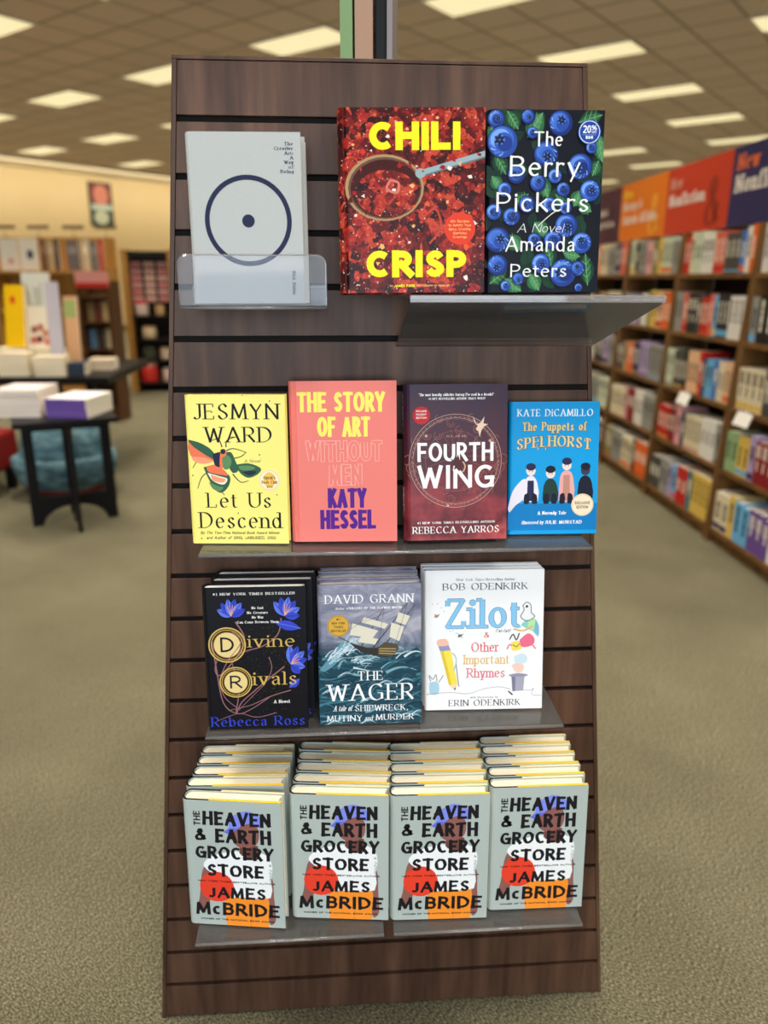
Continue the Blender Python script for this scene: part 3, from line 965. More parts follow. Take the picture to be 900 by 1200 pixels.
def art_chili(A):
    rim, rim2, dark, hand, hand2 = M((176, 140, 100), .4), M((104, 74, 56), .4), M((64, 16, 16), .35), M((150, 170, 176), .4), M((96, 116, 124), .4)
    A.poly([(.04, 0), (.045, 0), (.045, 1), (.04, 1)], M((96, 20, 20), .4))
    # ladle
    A.poly([(.55, .632), (.575, .672), (1, .772), (1, .735)], hand)
    A.poly([(.56, .630), (.562, .640), (1, .742), (1, .733)], hand2)
    A.ell(.315, .575, .268, rim, .80)
    A.ell(.318, .573, .250, rim2, .80)
    A.ell(.322, .570, .238, dark, .79)
    A.ell(.33, .545, .215, CHILI, .70)
    A.ell(.56, .652, .035, hand, .9)
    rnd = random.Random(3)
    fl = [M(c, .35) for c in ((206, 52, 34), (226, 92, 44), (160, 28, 24), (240, 176, 110), (92, 14, 18), (250, 226, 214), (120, 24, 22))]
    A.hold = True
    for i in range(210):
        u, v = rnd.uniform(.05, .98), rnd.uniform(.02, .98)
        s = rnd.uniform(.006, .024)
        a = rnd.uniform(0, 6.28)
        k = rnd.randint(3, 5)
        A.poly([(u + s * math.cos(a + 6.28 * j / k) * rnd.uniform(.5, 1.2), v + s * .8 * math.sin(a + 6.28 * j / k) * rnd.uniform(.5, 1.2)) for j in range(k)], fl[rnd.choice((0, 1, 2, 2, 3, 4, 4, 4, 5, 6, 6, 6))])
    A.hold = False
    A.line([(.36, .62), (.33, .57), (.40, .55), (.41, .60), (.36, .615)], .016, M((214, 120, 110), .35))
    A.line([(.56, .40), (.66, .46), (.70, .36), (.62, .27)], .014, M((190, 70, 52), .35))
    A.text('CHILI', .215, .835, .775, .925, YEL, 'heavy', weight=1.08)
    A.text('CRISP', .185, .875, .085, .235, YEL, 'heavy', weight=1.08)
    A.ell(.83, .352, .107, M((222, 62, 38), .4))
    w = M((250, 190, 120), .5)
    for i, (s, wd) in enumerate((('60+ Recipes', .13), ('to Satisfy Your', .155), ('Spicy, Crunchy,', .155), ('Garlicky', .095), ('Cravings', .095))):
        v = .386 - i * .0215
        A.text(s, .83 - wd / 2, .83 + wd / 2, v, v + .013, w, 'sans')
    A.text('BY', .345, .365, .033, .043, w, 'sans')
    A.text('JAMES PARK', .375, .52, .031, .045, YEL, 'sansb')
    A.text('PHOTOGRAPHY BY HEAMI LEE', .53, .76, .033, .043, w, 'sans')

# ---- blueberries
def art_berry(A):
    W_, H_ = 343., 520.
    q = lambda x, y: ((x - 455) / W_, 1 - (y - 65) / H_)
    lg, lg2, lg3 = M((44, 100, 60), .45), M((22, 60, 42), .45), M((110, 166, 112), .45)
    bl = [M((30, 58, 138), .4), M((24, 46, 116), .4), M((38, 74, 160), .4)]
    bl2 = [M((48, 86, 178), .4), M((40, 74, 160), .4), M((62, 104, 198), .4)]
    bl3 = [M((96, 142, 220), .4), M((70, 116, 204), .4), M((120, 164, 232), .4)]
    nv = M((12, 18, 44), .4)
    hi, hi2, cr, cr2 = M((84, 128, 210), .4), M((140, 176, 232), .4), M((18, 28, 66), .4), M((66, 92, 160), .4)
    leaves = [(512, 70, 545, 120, .06), (572, 142, 615, 74, .06), (478, 185, 512, 245, .05), (608, 245, 640, 312, .05), (785, 205, 768, 248, .06), (716, 335, 740, 288, .05),
              (768, 565, 757, 470, .05), (562, 462, 520, 416, .05), (655, 510, 640, 440, .05), (515, 545, 566, 582, .05), (720, 100, 790, 78, .05), (780, 130, 796, 210, .05),
              (560, 210, 548, 262, .05), (470, 250, 500, 290, .04), (700, 350, 660, 300, .05), (590, 530, 620, 580, .05), (470, 560, 520, 520, .05), (730, 330, 770, 350, .04),
              (470, 110, 462, 150, .05), (600, 380, 640, 420, .05), (540, 330, 580, 300, .05), (690, 470, 740, 480, .05)]
    rnd = random.Random(8)
    dkl = [M((20, 48, 38), .45), M((16, 36, 40), .45), M((26, 60, 40), .45)]
    for i in range(46):
        u, v, a, l = rnd.uniform(0, 1), rnd.uniform(0, 1), rnd.uniform(0, 6.28), rnd.uniform(.12, .22)
        A.leaf(u, v, u + l * math.cos(a), v + l * math.sin(a) * .68, l * .30, dkl[i % 3], dkl[(i + 1) % 3])
    for i, (x0, y0, x1, y1, w) in enumerate(leaves):
        a, b = q(x0, y0), q(x1, y1)
        A.leaf(*a, *b, w * 1.35, lg if i % 2 else lg2)
        A.leaf(a[0], a[1], b[0], b[1], w * .75, M((74, 134, 86), .45) if i % 2 else lg, lg3)
        for j in (.25, .45, .65):
            cx_, cy_ = a[0] + (b[0] - a[0]) * j, a[1] + (b[1] - a[1]) * j
            dx_, dy_ = b[0] - a[0], b[1] - a[1]
            for sg in (-1, 1):
                A.line([(cx_, cy_), (cx_ + dx_ * .16 - sg * dy_ * .22, cy_ + dy_ * .16 + sg * dx_ * .22)], .006, lg3, 0, .002)
    berries = [(478, 92, 24), (668, 95, 35), (498, 155, 44), (730, 222, 36), (628, 188, 36), (762, 290, 30), (682, 287, 20), (542, 245, 26), (508, 288, 20), (695, 390, 34), (490, 432, 36), (743, 440, 30),
               (690, 528, 40), (492, 505, 30), (622, 500, 28), (530, 365, 25), (735, 515, 22), (468, 352, 22), (655, 432, 26), (572, 78, 20), (517, 566, 15), (600, 432, 20), (575, 330, 24), (642, 330, 20),
               (738, 574, 12), (606, 270, 24), (760, 170, 16), (690, 340, 18), (555, 545, 18), (655, 250, 20), (585, 130, 16)]
    for i, (x, y, r) in enumerate(berries):
        u, v = q(x, y)
        ru = r / W_
        if u - ru < .0: u = ru + .002
        if u + ru > 1: u = 1 - ru - .002
        asp = 1.0
        if v + ru * A.W / A.H > .998: v = .998 - ru * A.W / A.H
        if v - ru * A.W / A.H < .002: v = .002 + ru * A.W / A.H
        k = A.W / A.H
        A.ell(u, v, ru * 1.03, nv, asp)
        A.ell(u, v, ru * .98, bl[i % 3], asp)
        A.ell(u - ru * .10, v + ru * .10 * k, ru * .84, bl2[i % 3], .96, .4)
        A.ell(u - ru * .18, v + ru * .20 * k, ru * .66, bl3[i % 3], .86, .5)
        A.ell(u + ru * .06, v - ru * .02 * k, ru * .62, bl2[(i + 1) % 3], .95, .4)
        A.ell(u + ru * .16, v - ru * .12 * k, ru * .50, bl[(i + 1) % 3], .95, .4)
        for j in range(4):
            t0 = 1.2 + j * .42 + i
            A.line([(u + ru * .86 * math.cos(t0), v + ru * .86 * math.sin(t0) * k), (u + ru * .72 * math.cos(t0 + .22), v + ru * .78 * math.sin(t0 + .22) * k), (u + ru * .60 * math.cos(t0 + .34), v + ru * .60 * math.sin(t0 + .34) * k)], ru * .10, hi2 if j % 2 else hi, 3, ru * .02)
        a = i * 1.3
        cu, cv = u + ru * .24 * math.cos(a), v + ru * .24 * math.sin(a) * k
        A.ell(cu, cv, ru * .36, hi, .9, 0, 12)
        for j in range(6):
            t0 = a + j * 1.047
            A.leaf(cu, cv, cu + ru * .40 * math.cos(t0), cv + ru * .40 * math.sin(t0) * k, ru * .10, cr)
        A.ell(cu, cv, ru * .20, cr, 1, .3, 9)
        A.ell(cu, cv, ru * .08, cr2, 1, .3, 6)
    A.text('The', .395, .64, .802, .882, WHITE, 'hum')
    A.text('Berry', .195, .80, .640, .752, WHITE, 'hum', weight=.92)
    A.text('Pickers', .085, .885, .448, .555, WHITE, 'hum', weight=.92)
    A.text('A Novel', .27, .67, .335, .385, WHITE, 'hand', weight=1.25)
    A.line([(.45, .37), (.55, .43), (.62, .46)], .006, WHITE)
    A.text('Amanda', .17, .78, .228, .314, WHITE, 'hum', weight=.92)
    A.text('Peters', .22, .715, .085, .160, WHITE, 'hum', weight=.92)
def sticker_20(A):
    b, = (M((26, 70, 160), .35),)
    u, v = .866, .880
    A.ell(u, v, .098, b)
    A.ring(u, v, .084, .089, WHITE)
    A.text('20', u - .056, u + .012, v - .006, v + .036, WHITE, 'goth', weight=.8)
    A.text('%', u + .016, u + .062, v + .010, v + .036, WHITE, 'sans', weight=.9)
    A.text('OFF', u + .018, u + .062, v - .007, v + .005, WHITE, 'sans')
    A.line([(u - .06, v - .014), (u + .06, v - .014)], .004, M((120, 150, 210), .4), 0)
    A.text('B&N', u - .030, u + .030, v - .036, v - .020, WHITE, 'sansb')

# ---- yellow cover with a moth
def art_moth(A):
    W_, H_ = 375., 556.
    q = lambda x, y: ((x - 55 - (y - 110) * .05) / W_, 1 - (y - 110) / H_)
    g1, g2, co, co2, dk, wh = M((52, 96, 72), .5), M((96, 140, 92), .5), M((240, 120, 84), .5), M((250, 160, 120), .5), M((36, 40, 62), .5), M((250, 240, 214), .5)
    def pl(pts, m, sm=0): A.poly([q(*t) for t in pts], m, sm)
    def ln(pts, w, m): A.line([q(*t) for t in pts], w, m, 4, w * .5)
    for pts in ([(200, 300), (185, 270), (150, 280)], [(205, 320), (240, 305), (292, 320)], [(225, 345), (270, 335), (290, 318)], [(190, 400), (180, 440), (210, 480)],
                [(150, 350), (110, 350), (90, 378)], [(160, 385), (125, 410), (108, 455)], [(240, 400), (270, 430), (300, 425)], [(215, 300), (218, 275), (250, 262)]):
        ln(pts, .012, dk if len(pts) % 2 else g1)
    pl([(75, 272), (120, 285), (160, 310), (180, 345), (150, 352), (100, 345), (75, 310)], g1, 4)
    pl([(72, 275), (95, 300), (140, 330), (172, 350), (120, 350), (82, 330)], co, 4)
    pl([(85, 335), (130, 338), (165, 352), (130, 362), (95, 352)], co2, 4)
    pl([(215, 318), (235, 320), (250, 350), (262, 385), (240, 395), (220, 360)], g1, 4)
    pl([(250, 365), (300, 360), (345, 378), (335, 400), (300, 414), (270, 398)], g1, 4)
    pl([(262, 370), (300, 368), (325, 378), (300, 386), (270, 384)], g2, 4)
    pl([(275, 392), (310, 388), (330, 392), (305, 406)], dk, 4)
    pl([(130, 375), (165, 368), (200, 385), (230, 410), (225, 445), (200, 470), (175, 460), (150, 420)], g1, 4)
    pl([(140, 372), (175, 365), (205, 382), (222, 405), (190, 402), (150, 392)], co, 4)
    pl([(145, 395), (190, 408), (220, 418), (205, 440), (165, 425)], wh, 4)
    pl([(158, 402), (188, 412), (214, 420), (200, 432), (165, 424)], co2, 4)
    pl([(150, 430), (185, 445), (205, 450), (190, 465), (165, 455)], g2, 4)
    pl([(165, 325), (195, 318), (205, 340), (195, 372), (172, 365)], dk, 3)
    pl([(195, 312), (212, 308), (216, 340), (206, 375), (192, 370), (192, 335)], co, 4)
    pl([(200, 338), (222, 330), (236, 352), (225, 380), (205, 378)], g2, 4)
    A.ell(*q(203, 316), .026, dk)
    for x, y in ((275, 110), (375, 132), (90, 405), (340, 328), (408, 478), (262, 548), (122, 646), (242, 232), (62, 560)):
        A.ell(*q(x, y), .007, M((90, 70, 50), .6), n=8)
    A.text('JESMYN', .085, .935, .842, .944, INK, 'serif', weight=.95)
    A.text('WARD', .195, .86, .690, .792, INK, 'serif', weight=.95)
    A.text('A Novel', .575, .735, .555, .578, M((130, 124, 90), .6), 'hand', weight=1.5)
    A.text('Let Us', .185, .83, .250, .352, INK, 'serif', weight=.85)
    A.text('Descend', .10, .925, .108, .218, INK, 'serif', weight=.85)
    h = M((98, 92, 58), .6)
    A.text('By The Two-Time National Book Award Winner', .10, .905, .066, .086, h, 'hand', weight=2)
    A.text('and Author of SING, UNBURIED, SING', .155, .865, .030, .052, h, 'hand', weight=2)
def sticker_club(A):
    u, v = .822, .438
    A.ell(u, v, .105, M((250, 236, 200), .4))
    A.ring(u, v, .094, .099, M((226, 200, 150), .4))
    A.ell(u, v, .058, M((246, 196, 92), .4), 1.35)
    t = M((120, 76, 30), .5)
    A.text("Oprah's", u - .06, u + .06, v + .006, v + .028, t, 'serif')
    A.text('Book Club', u - .078, u + .078, v - .024, v - .004, t, 'serif')
    A.text('2023', u - .03, u + .03, v - .052, v - .036, t, 'sans')

# ---- coral art history
def art_coral(A):
    y, pu, o, bg = M((250, 236, 104), .42), M((84, 24, 140), .42), M((250, 176, 164), .42), M((240, 128, 118), .42)
    A.text('THE STORY', .085, .895, .812, .935, y, 'goth')
    A.text('OF ART', .265, .755, .660, .785, y, 'goth')
    for s, a, b, c, d in (('WITHOUT', .155, .865, .508, .637), ('MEN', .365, .675, .358, .490)):
        A.text(s, a, b, c, d, bg, 'goth', weight=.95, outline=(o, .03, -.035))
    A.text('KATY', .350, .715, .215, .340, pu, 'goth', weight=1.1)
    A.text('HESSEL', .275, .800, .080, .203, pu, 'goth', weight=1.1)

# ---- maroon fantasy
def maroon_mat():
    m, nt, b = new_mat('maroon_smoke_print', 0.3)
    v = coords(nt)
    sp = N(nt, 'ShaderNodeSeparateXYZ')
    nt.links.new(v, sp.inputs[0])
    n = N(nt, 'ShaderNodeTexNoise', Scale=22, Detail=5)
    nt.links.new(v, n.inputs['Vector'])
    a = N(nt, 'ShaderNodeMath', operation='MULTIPLY_ADD')
    a.inputs[1].default_value = -2.9
    a.inputs[2].default_value = 0.62
    nt.links.new(sp.outputs[2], a.inputs[0])
    b2 = N(nt, 'ShaderNodeMath', operation='ADD')
    nt.links.new(a.outputs[0], b2.inputs[0])
    m3 = N(nt, 'ShaderNodeMath', operation='MULTIPLY')
    m3.inputs[1].default_value = 0.55
    nt.links.new(n.outputs['Fac'], m3.inputs[0])
    nt.links.new(m3.outputs[0], b2.inputs[1])
    r = ramp(nt, [(0.1, (54, 40, 62)), (0.42, (74, 38, 52)), (0.60, (92, 36, 44)), (0.72, (150, 54, 60)), (0.82, (96, 30, 38)), (0.95, (186, 78, 78)), (1.0, (150, 50, 56))])
    nt.links.new(b2.outputs[0], r.inputs['Fac'])
    nt.links.new(r.outputs['Color'], b.inputs['Base Color'])
    return m
MAROON = maroon_mat()
def art_wing(A):
    g, g2, w = M((206, 164, 150), .4), M((150, 96, 92), .4), M((250, 246, 244), .4)
    u, v = .495, .512
    for r0, r1, m in ((.446, .451, g), (.428, .431, g2), (.412, .416, g), (.398, .400, g2), (.29, .293, g2)):
        A.ring(u, v, r0, r1, m)
    for i in range(60):
        t = 2 * math.pi * i / 60
        A.ell(u + .423 * math.cos(t), v + .423 * math.sin(t) * A.W / A.H, .004, g, n=6)
    rnd = random.Random(5)
    for i in range(26):     # scrolling clouds
        t = 2 * math.pi * i / 26
        rr = .30 + .07 * (i % 3)
        cu, cv = u + rr * math.cos(t), v + rr * math.sin(t) * A.W / A.H
        A.ring(cu, cv, .036, .041, g2, 1, 16, t * 57, t * 57 + 250)
        A.ring(cu, cv, .018, .022, g2, 1, 12, t * 57 + 60, t * 57 + 300)
    for sx in (-1, 1):
        for k in range(3):
            cu, cv = u + sx * (.40 + .03 * k), v - .04 + .05 * (k - 1)
            A.ring(cu, cv, .045, .050, g2, 1, 18, 0, 360)
    for k in range(14):
        t = R(-60 + k * 20)
        A.line([(u + .08 * math.cos(t), v + .03 + .08 * math.sin(t) * .66), (u + .27 * math.cos(t), v + .03 + .27 * math.sin(t) * .66)], .003, g2, 0)
    c = M((236, 206, 182), .4)
    # small winged silhouettes
    A.poly([(.66, .80), (.70, .745), (.735, .755), (.775, .795), (.765, .75), (.81, .745), (.77, .73), (.745, .705), (.73, .665), (.715, .70), (.69, .715), (.71, .735), (.68, .755)], c)
    A.text('FOURTH', .125, .865, .510, .632, w, 'sansb', weight=.92)
    A.text('WING', .125, .880, .335, .487, w, 'sansb', weight=.92)
    A.ring(.525, .475, .055, .068, M((214, 168, 130), .4), 1, 30, 200, 430)
    A.poly([(.43, .54), (.475, .515), (.50, .525), (.52, .555), (.535, .52), (.58, .515), (.545, .50), (.555, .47), (.53, .445), (.505, .465), (.48, .455), (.49, .49)], M((84, 44, 48), .4))
    A.text('FLY...OR DIE', .41, .60, .665, .678, g, 'serif')
    A.text('"The most brutally addictive fantasy I\'ve read in a decade!"', .14, .865, .926, .943, w, 'serif', weight=1.2)
    A.text('-#1 NYT BESTSELLING AUTHOR TRACY WOLFF', .225, .785, .902, .916, w, 'serif', weight=1.2)
    A.ell(.165, .805, .084, M((196, 36, 44), .4))
    for i, s in enumerate(('EXCLUSIVE', 'HOLIDAY', 'EDITION')):
        A.text(s, .115, .215, .826 - i * .021, .838 - i * .021, w, 'sans')
    for x, y in ((.21, .675), (.83, .64), (.42, .225)):
        A.ell(x, y, .014, g, n=10)
    A.text('#1 NEW YORK TIMES BESTSELLING AUTHOR', .12, .885, .108, .122, w, 'serif', weight=1.2)
    A.text('REBECCA YARROS', .075, .925, .045, .090, w, 'serif')
def spine_wing(S):
    w = M((240, 236, 236), .4)
    S.text('REBECCA', .35, .65, .68, .935, w, 'sansb', rot=-90, weight=.8)
    S.text('FOURTH', .28, .72, .15, .345, w, 'sansb', rot=-90)

# ---- small blue book
def art_blue(A):
    gd, gd2, w = M((226, 206, 150), .4), M((64, 70, 84), .45), M((246, 248, 250), .4)
    A.text('KATE DiCAMILLO', .09, .925, .892, .945, w, 'serif')
    A.text('The Puppets of', .145, .86, .784, .850, gd, 'serifb', outline=(gd2, .09))
    A.text('SPELHORST', .085, .915, .640, .722, gd, 'serifb', arch=.32, outline=(gd2, .08))
    # a row of plain seated dolls in dark coats on a ledge
    navy, grn, pk, sk, dk, wt = M((40, 40, 78), .45), M((28, 60, 52), .45), M((232, 170, 166), .45), M((240, 222, 214), .45), M((24, 24, 44), .45), M((236, 228, 240), .45)
    A.poly([(0, .235), (1, .235), (1, .03), (0, .03)], M((0, 122, 190), .4))
    A.poly([(0, .20), (.05, .33), (.16, .42), (.20, .40), (.18, .28), (.08, .22), (.02, .17)], wt, 3)
    for i, (u, c, c2, h) in enumerate(((.25, wt, navy, .50), (.47, grn, grn, .48), (.65, pk, M((196, 138, 120), .45), .54), (.86, dk, dk, .50))):
        A.poly([(u - .085, .255), (u - .075, h - .11), (u - .03, h - .06), (u + .03, h - .06), (u + .075, h - .11), (u + .085, .255)], c, 2)
        A.poly([(u - .04, .255), (u - .035, h - .09), (u + .035, h - .09), (u + .04, .255)], c2)
        A.poly([(u - .075, .235), (u - .07, .30), (u - .02, .31), (u - .015, .235)], dk, 2)
        A.poly([(u + .015, .235), (u + .02, .31), (u + .07, .30), (u + .075, .235)], dk, 2)
        A.ell(u, h - .015, .052, sk if i < 3 else M((60, 56, 86), .45), 1.1)
        A.ell(u, h + .014, .055, navy if i % 2 == 0 else dk, .75)
        for s in (-1, 1):
            A.ell(u + s * .018, h - .02, .006, dk, n=6)
    A.text('A Norendy Tale', .335, .655, .150, .176, w, 'serif', weight=1.1)
    A.text('illustrated by', .155, .40, .078, .104, w, 'ital', weight=1.1)
    A.text('JULIE MORSTAD', .415, .835, .078, .104, w, 'serif', weight=1.1)
def sticker_excl(A):
    u, v = .835, .222
    A.ell(u, v, .125, M((244, 226, 196), .4))
    A.ring(u, v, .113, .118, M((214, 180, 130), .4))
    t = M((110, 76, 50), .5)
    A.text('EXCLUSIVE', u - .085, u + .085, v + .004, v + .026, t, 'sans')
    A.text('EDITION', u - .065, u + .065, v - .028, v - .006, t, 'sans')

# ---- black romance with blue flowers
def art_div(A):
    W_, H_ = 364., 500.
    q = lambda x, y: ((x - 78 - (y - 118) * .05) / W_, 1 - (y - 118) / H_)
    gold, cream, pk, blu, blu2, w = M((212, 176, 92), .35), M((232, 206, 140), .4), M((150, 104, 110), .45), M((54, 72, 196), .4), M((96, 118, 226), .4), M((232, 230, 226), .45)
    rnd = random.Random(11)
    sp = [M((120, 98, 48), .4), M((84, 70, 40), .4)]
    A.hold = True
    for i in range(420):
        x, y = rnd.gauss(330, 70), rnd.gauss(380, 110)
        if 90 < x < 440 and 130 < y < 600:
            A.ell(*q(x, y), rnd.uniform(.0015, .004), sp[i % 2], n=5)
    A.hold = False
    def ln(pts, wd, m=pk): A.line([q(*t) for t in pts], wd, m, 5, wd * .6)
    ln([(200, 235), (232, 290), (215, 345), (150, 420), (130, 400), (140, 360)], .014)
    ln([(360, 225), (350, 280), (300, 320), (230, 340), (180, 365), (148, 440), (165, 500), (210, 540)], .012)
    ln([(375, 395), (330, 430), (270, 480), (225, 520), (205, 560), (215, 470), (190, 380)], .013)
    ln([(118, 300), (135, 400), (160, 520), (210, 560), (260, 545), (330, 500)], .012)
    ln([(320, 360), (330, 400), (310, 450), (262, 500), (215, 548)], .008)
    ln([(400, 480), (330, 500), (260, 530), (180, 548)], .010)
    ln([(350, 560), (280, 575), (215, 560), (140, 585)], .008)
    def flower(x, y, r, rot, n=6):
        for i in range(n):
            a = rot + (i - (n - 1) / 2) * .52
            ex, ey = x + r * math.sin(a), y - r * math.cos(a)
            A.leaf(*q(x, y + r * .25), *q(ex, ey), r / W_ * .26, blu if i % 2 else blu2, M((30, 40, 130), .4))
        for i in range(4):
            a = rot + (i - 1.5) * .35
            ln([(x, y + r * .2), (x + r * .55 * math.sin(a), y - r * .55 * math.cos(a))], .008, M((236, 168, 110), .4))
    flower(185, 205, 52, 0)
    flower(372, 205, 56, .5)
    flower(398, 375, 58, 1.2)
    A.leaf(*q(340, 240), *q(430, 262), .05, blu, blu2)
    A.leaf(*q(395, 470), *q(430, 440), .04, blu, blu2)
    A.text('#1 NEW YORK TIMES BESTSELLER', .115, .90, .949, .966, w, 'serifb')
    for i, (s, wd) in enumerate((('No God', .11), ('No Creature', .20), ('No War', .11), ('Can Come Between Them', .40))):
        v = .852 - i * .0325
        A.text(s, .535 - wd / 2, .535 + wd / 2, v, v + .017, w, 'serif', weight=1.2)
    for x, y, r, s in ((172, 315, 66, 'D'), (204, 447, 58, 'R')):
        u, v = q(x, y)
        rr = r / W_
        A.ring(u, v, rr * .92, rr, gold)
        A.ring(u, v, rr * .82, rr * .86, gold)
        A.ell(u, v, rr * .72, cream)
        A.ring(u, v, rr * .70, rr * .75, M((120, 92, 40), .4))
        A.text(s, u - rr * .36, u + rr * .36, v - rr * .40 * A.W / A.H, v + rr * .44 * A.W / A.H, INK, 'sans', natural=False, weight=1.1)
    ln([(188, 270), (222, 300), (190, 350), (168, 372)], .010)
    A.text('ivine', .435, .885, .588, .672, gold, 'serif', weight=.9)
    A.text('ivals', .47, .895, .318, .412, gold, 'serif', weight=.9)
    A.text('A Novel', .665, .82, .185, .208, w, 'serif', weight=1.1)
    A.text('Rebecca Ross', .045, .965, .024, .094, M((52, 70, 196), .4), 'serif', weight=.95)

# ---- sea storm
def sea_mat():
    m, nt, b = new_mat('storm_sea_print', 0.3)
    v = coords(nt)
    sp = N(nt, 'ShaderNodeSeparateXYZ')
    nt.links.new(v, sp.inputs[0])
    v2 = coords(nt, (1, 1, 2.0), (0, R(20), 0))
    n = N(nt, 'ShaderNodeTexNoise', Scale=20, Detail=6, Roughness=.6, Distortion=1.2)
    nt.links.new(v2, n.inputs['Vector'])
    sky = ramp(nt, [(0.3, (104, 108, 132)), (0.5, (146, 146, 166)), (0.7, (186, 182, 194))])
    nt.links.new(n.outputs['Fac'], sky.inputs['Fac'])
    sea = ramp(nt, [(0.28, (22, 48, 66)), (0.45, (38, 78, 96)), (0.55, (66, 118, 134)), (0.62, (130, 174, 186)), (0.70, (40, 84, 104))])
    nt.links.new(n.outputs['Fac'], sea.inputs['Fac'])
    mr = N(nt, 'ShaderNodeMapRange')
    mr.inputs['From Min'].default_value = 0.115
    mr.inputs['From Max'].default_value = 0.150
    nt.links.new(sp.outputs[2], mr.inputs['Value'])
    mx = N(nt, 'ShaderNodeMix', data_type='RGBA')
    nt.links.new(mr.outputs[0], mx.inputs[0])
    nt.links.new(sea.outputs['Color'], mx.inputs[6])
    nt.links.new(sky.outputs['Color'], mx.inputs[7])
    nt.links.new(mx.outputs[2], b.inputs['Base Color'])
    return m
SEA = sea_mat()
def art_sea(A):
    W_, H_ = 362., 485.
    q = lambda x, y: ((x - 484 - (y - 103) * .03) / W_, 1 - (y - 103) / H_)
    dk, md, lt, fo, w = M((26, 54, 72), .35), M((50, 96, 112), .35), M((120, 166, 180), .35), M((206, 220, 230), .35), M((244, 244, 246), .4)
    def pl(pts, m, sm=3): A.poly([q(*t) for t in pts], m, sm)
    tones = [dk, md, lt, fo, M((70, 124, 138), .35), M((36, 72, 88), .35)]
    rnd = random.Random(9)
    pl([(488, 372), (540, 340), (580, 308), (620, 320), (660, 352), (720, 366), (790, 352), (852, 336), (856, 585), (503, 597)], M((34, 68, 84), .35))
    def wave(x, y, L, amp, wd, m, up=0):
        pts = []
        for i in range(7):
            t = i / 6
            pts.append(q(x + L * t, y - amp * math.sin(math.pi * t) - up * t))
        A.line(pts, wd, m, 3, wd * .2)
    A.hold = True
    for i in range(230):
        y = rnd.uniform(352, 592)
        x = rnd.uniform(470, 850)
        k = rnd.random()
        m = tones[0] if k < .26 else tones[5] if k < .46 else tones[1] if k < .66 else tones[4] if k < .84 else lt if k < .95 else fo
        if y > 400 and y < 590 and k > .9 and x < 820: m = md
        wave(x, y, rnd.uniform(30, 110), rnd.uniform(-8, 20), rnd.uniform(.008, .032), m, rnd.uniform(-22, 26))
    # breaking crest at the bow and spray
    pl([(496, 392), (530, 352), (566, 306), (598, 300), (610, 318), (584, 332), (566, 360), (540, 384), (512, 400)], M((96, 146, 166), .35))
    for i in range(70):
        t = rnd.random()
        x, y = 520 + 90 * t + rnd.gauss(0, 10), 372 - 66 * t + rnd.gauss(0, 9)
        wave(x, y, rnd.uniform(14, 44), rnd.uniform(2, 12), rnd.uniform(.006, .018), (fo, lt, fo, M((168, 196, 212), .35))[i % 4], rnd.uniform(-6, 26))
    for i in range(46):
        x, y = rnd.uniform(590, 740), 0
        y = 352 + 16 * math.sin((x - 590) / 30) + rnd.gauss(0, 8)
        wave(x, y, rnd.uniform(20, 60), rnd.uniform(0, 9), rnd.uniform(.004, .014), (fo, lt)[i % 2], rnd.uniform(-6, 10))
    for x, y in ((505, 478), (520, 474), (700, 452), (770, 446), (520, 590), (800, 572), (820, 560), (640, 590), (560, 420), (640, 512)):
        wave(x, y, 60, 10, .018, lt, 4)
        wave(x + 8, y - 5, 44, 9, .009, fo, 4)
    # ship
    A.hold = False
    hull, hull2, gd, sail, mast = M((86, 74, 58), .4), M((54, 50, 48), .4), M((190, 166, 104), .4), M((222, 216, 198), .4), M((62, 54, 48), .4)
    pl([(600, 300), (660, 320), (700, 320), (720, 305), (765, 310), (770, 330), (745, 355), (700, 350), (640, 335)], hull2, 2)
    pl([(700, 322), (722, 302), (768, 312), (770, 330), (748, 354), (700, 346)], hull, 0)
    for k in range(3):
        A.line([q(704, 324 + k * 8), q(764, 326 + k * 9)], .008, gd, 0)
    for a, b in (((640, 318), (720, 180)), ((680, 325), (800, 170)), ((730, 305), (826, 175)), ((600, 300), (560, 280))):
        A.line([q(*a), q(*b)], .010, mast, 0, .005)
    for pts in ([(610, 235), (700, 262), (680, 288), (600, 275)], [(650, 215), (735, 240), (722, 256), (640, 232)], [(640, 280), (700, 290), (690, 310), (630, 300)],
                [(745, 235), (790, 250), (775, 300), (740, 285)], [(770, 200), (812, 215), (795, 245), (760, 232)]):
        pl(pts, sail, 0)
    for a, b in (((560, 282), (720, 182)), ((720, 182), (700, 320)), ((800, 172), (760, 308)), ((650, 232), (800, 172)), ((826, 178), (770, 312))):
        A.line([q(*a), q(*b)], .003, mast, 0)
    A.text('DAVID GRANN', .075, .925, .868, .928, w, 'serif')
    A.text('Author of', .17, .30, .826, .842, w, 'ital')
    A.text('KILLERS OF THE FLOWER MOON', .31, .81, .826, .842, w, 'serif', weight=1.2)
    u, v = .20, .712
    A.ell(u, v, .107, M((214, 168, 66), .35))
    A.ring(u, v, .096, .100, M((120, 88, 30), .4))
    t = M((92, 62, 20), .5)
    for i, (s, wd) in enumerate((('#1', .04), ('NEW YORK', .13), ('TIMES', .09), ('BESTSELLER', .14))):
        A.text(s, u - wd / 2, u + wd / 2, v + .038 - i * .027, v + .054 - i * .027, t, 'sans')
    A.text('THE', .375, .625, .318, .385, w, 'serif')
    A.text('WAGER', .085, .925, .172, .292, w, 'serif', weight=.95)
    A.text('A tale of', .135, .315, .098, .138, w, 'ital')
    A.text('SHIPWRECK,', .345, .87, .094, .138, w, 'serif')
    A.text('MUTINY', .07, .415, .022, .066, w, 'serif')
    A.text('and', .435, .515, .024, .060, w, 'ital')
    A.text('MURDER', .55, .925, .024, .068, w, 'serif')

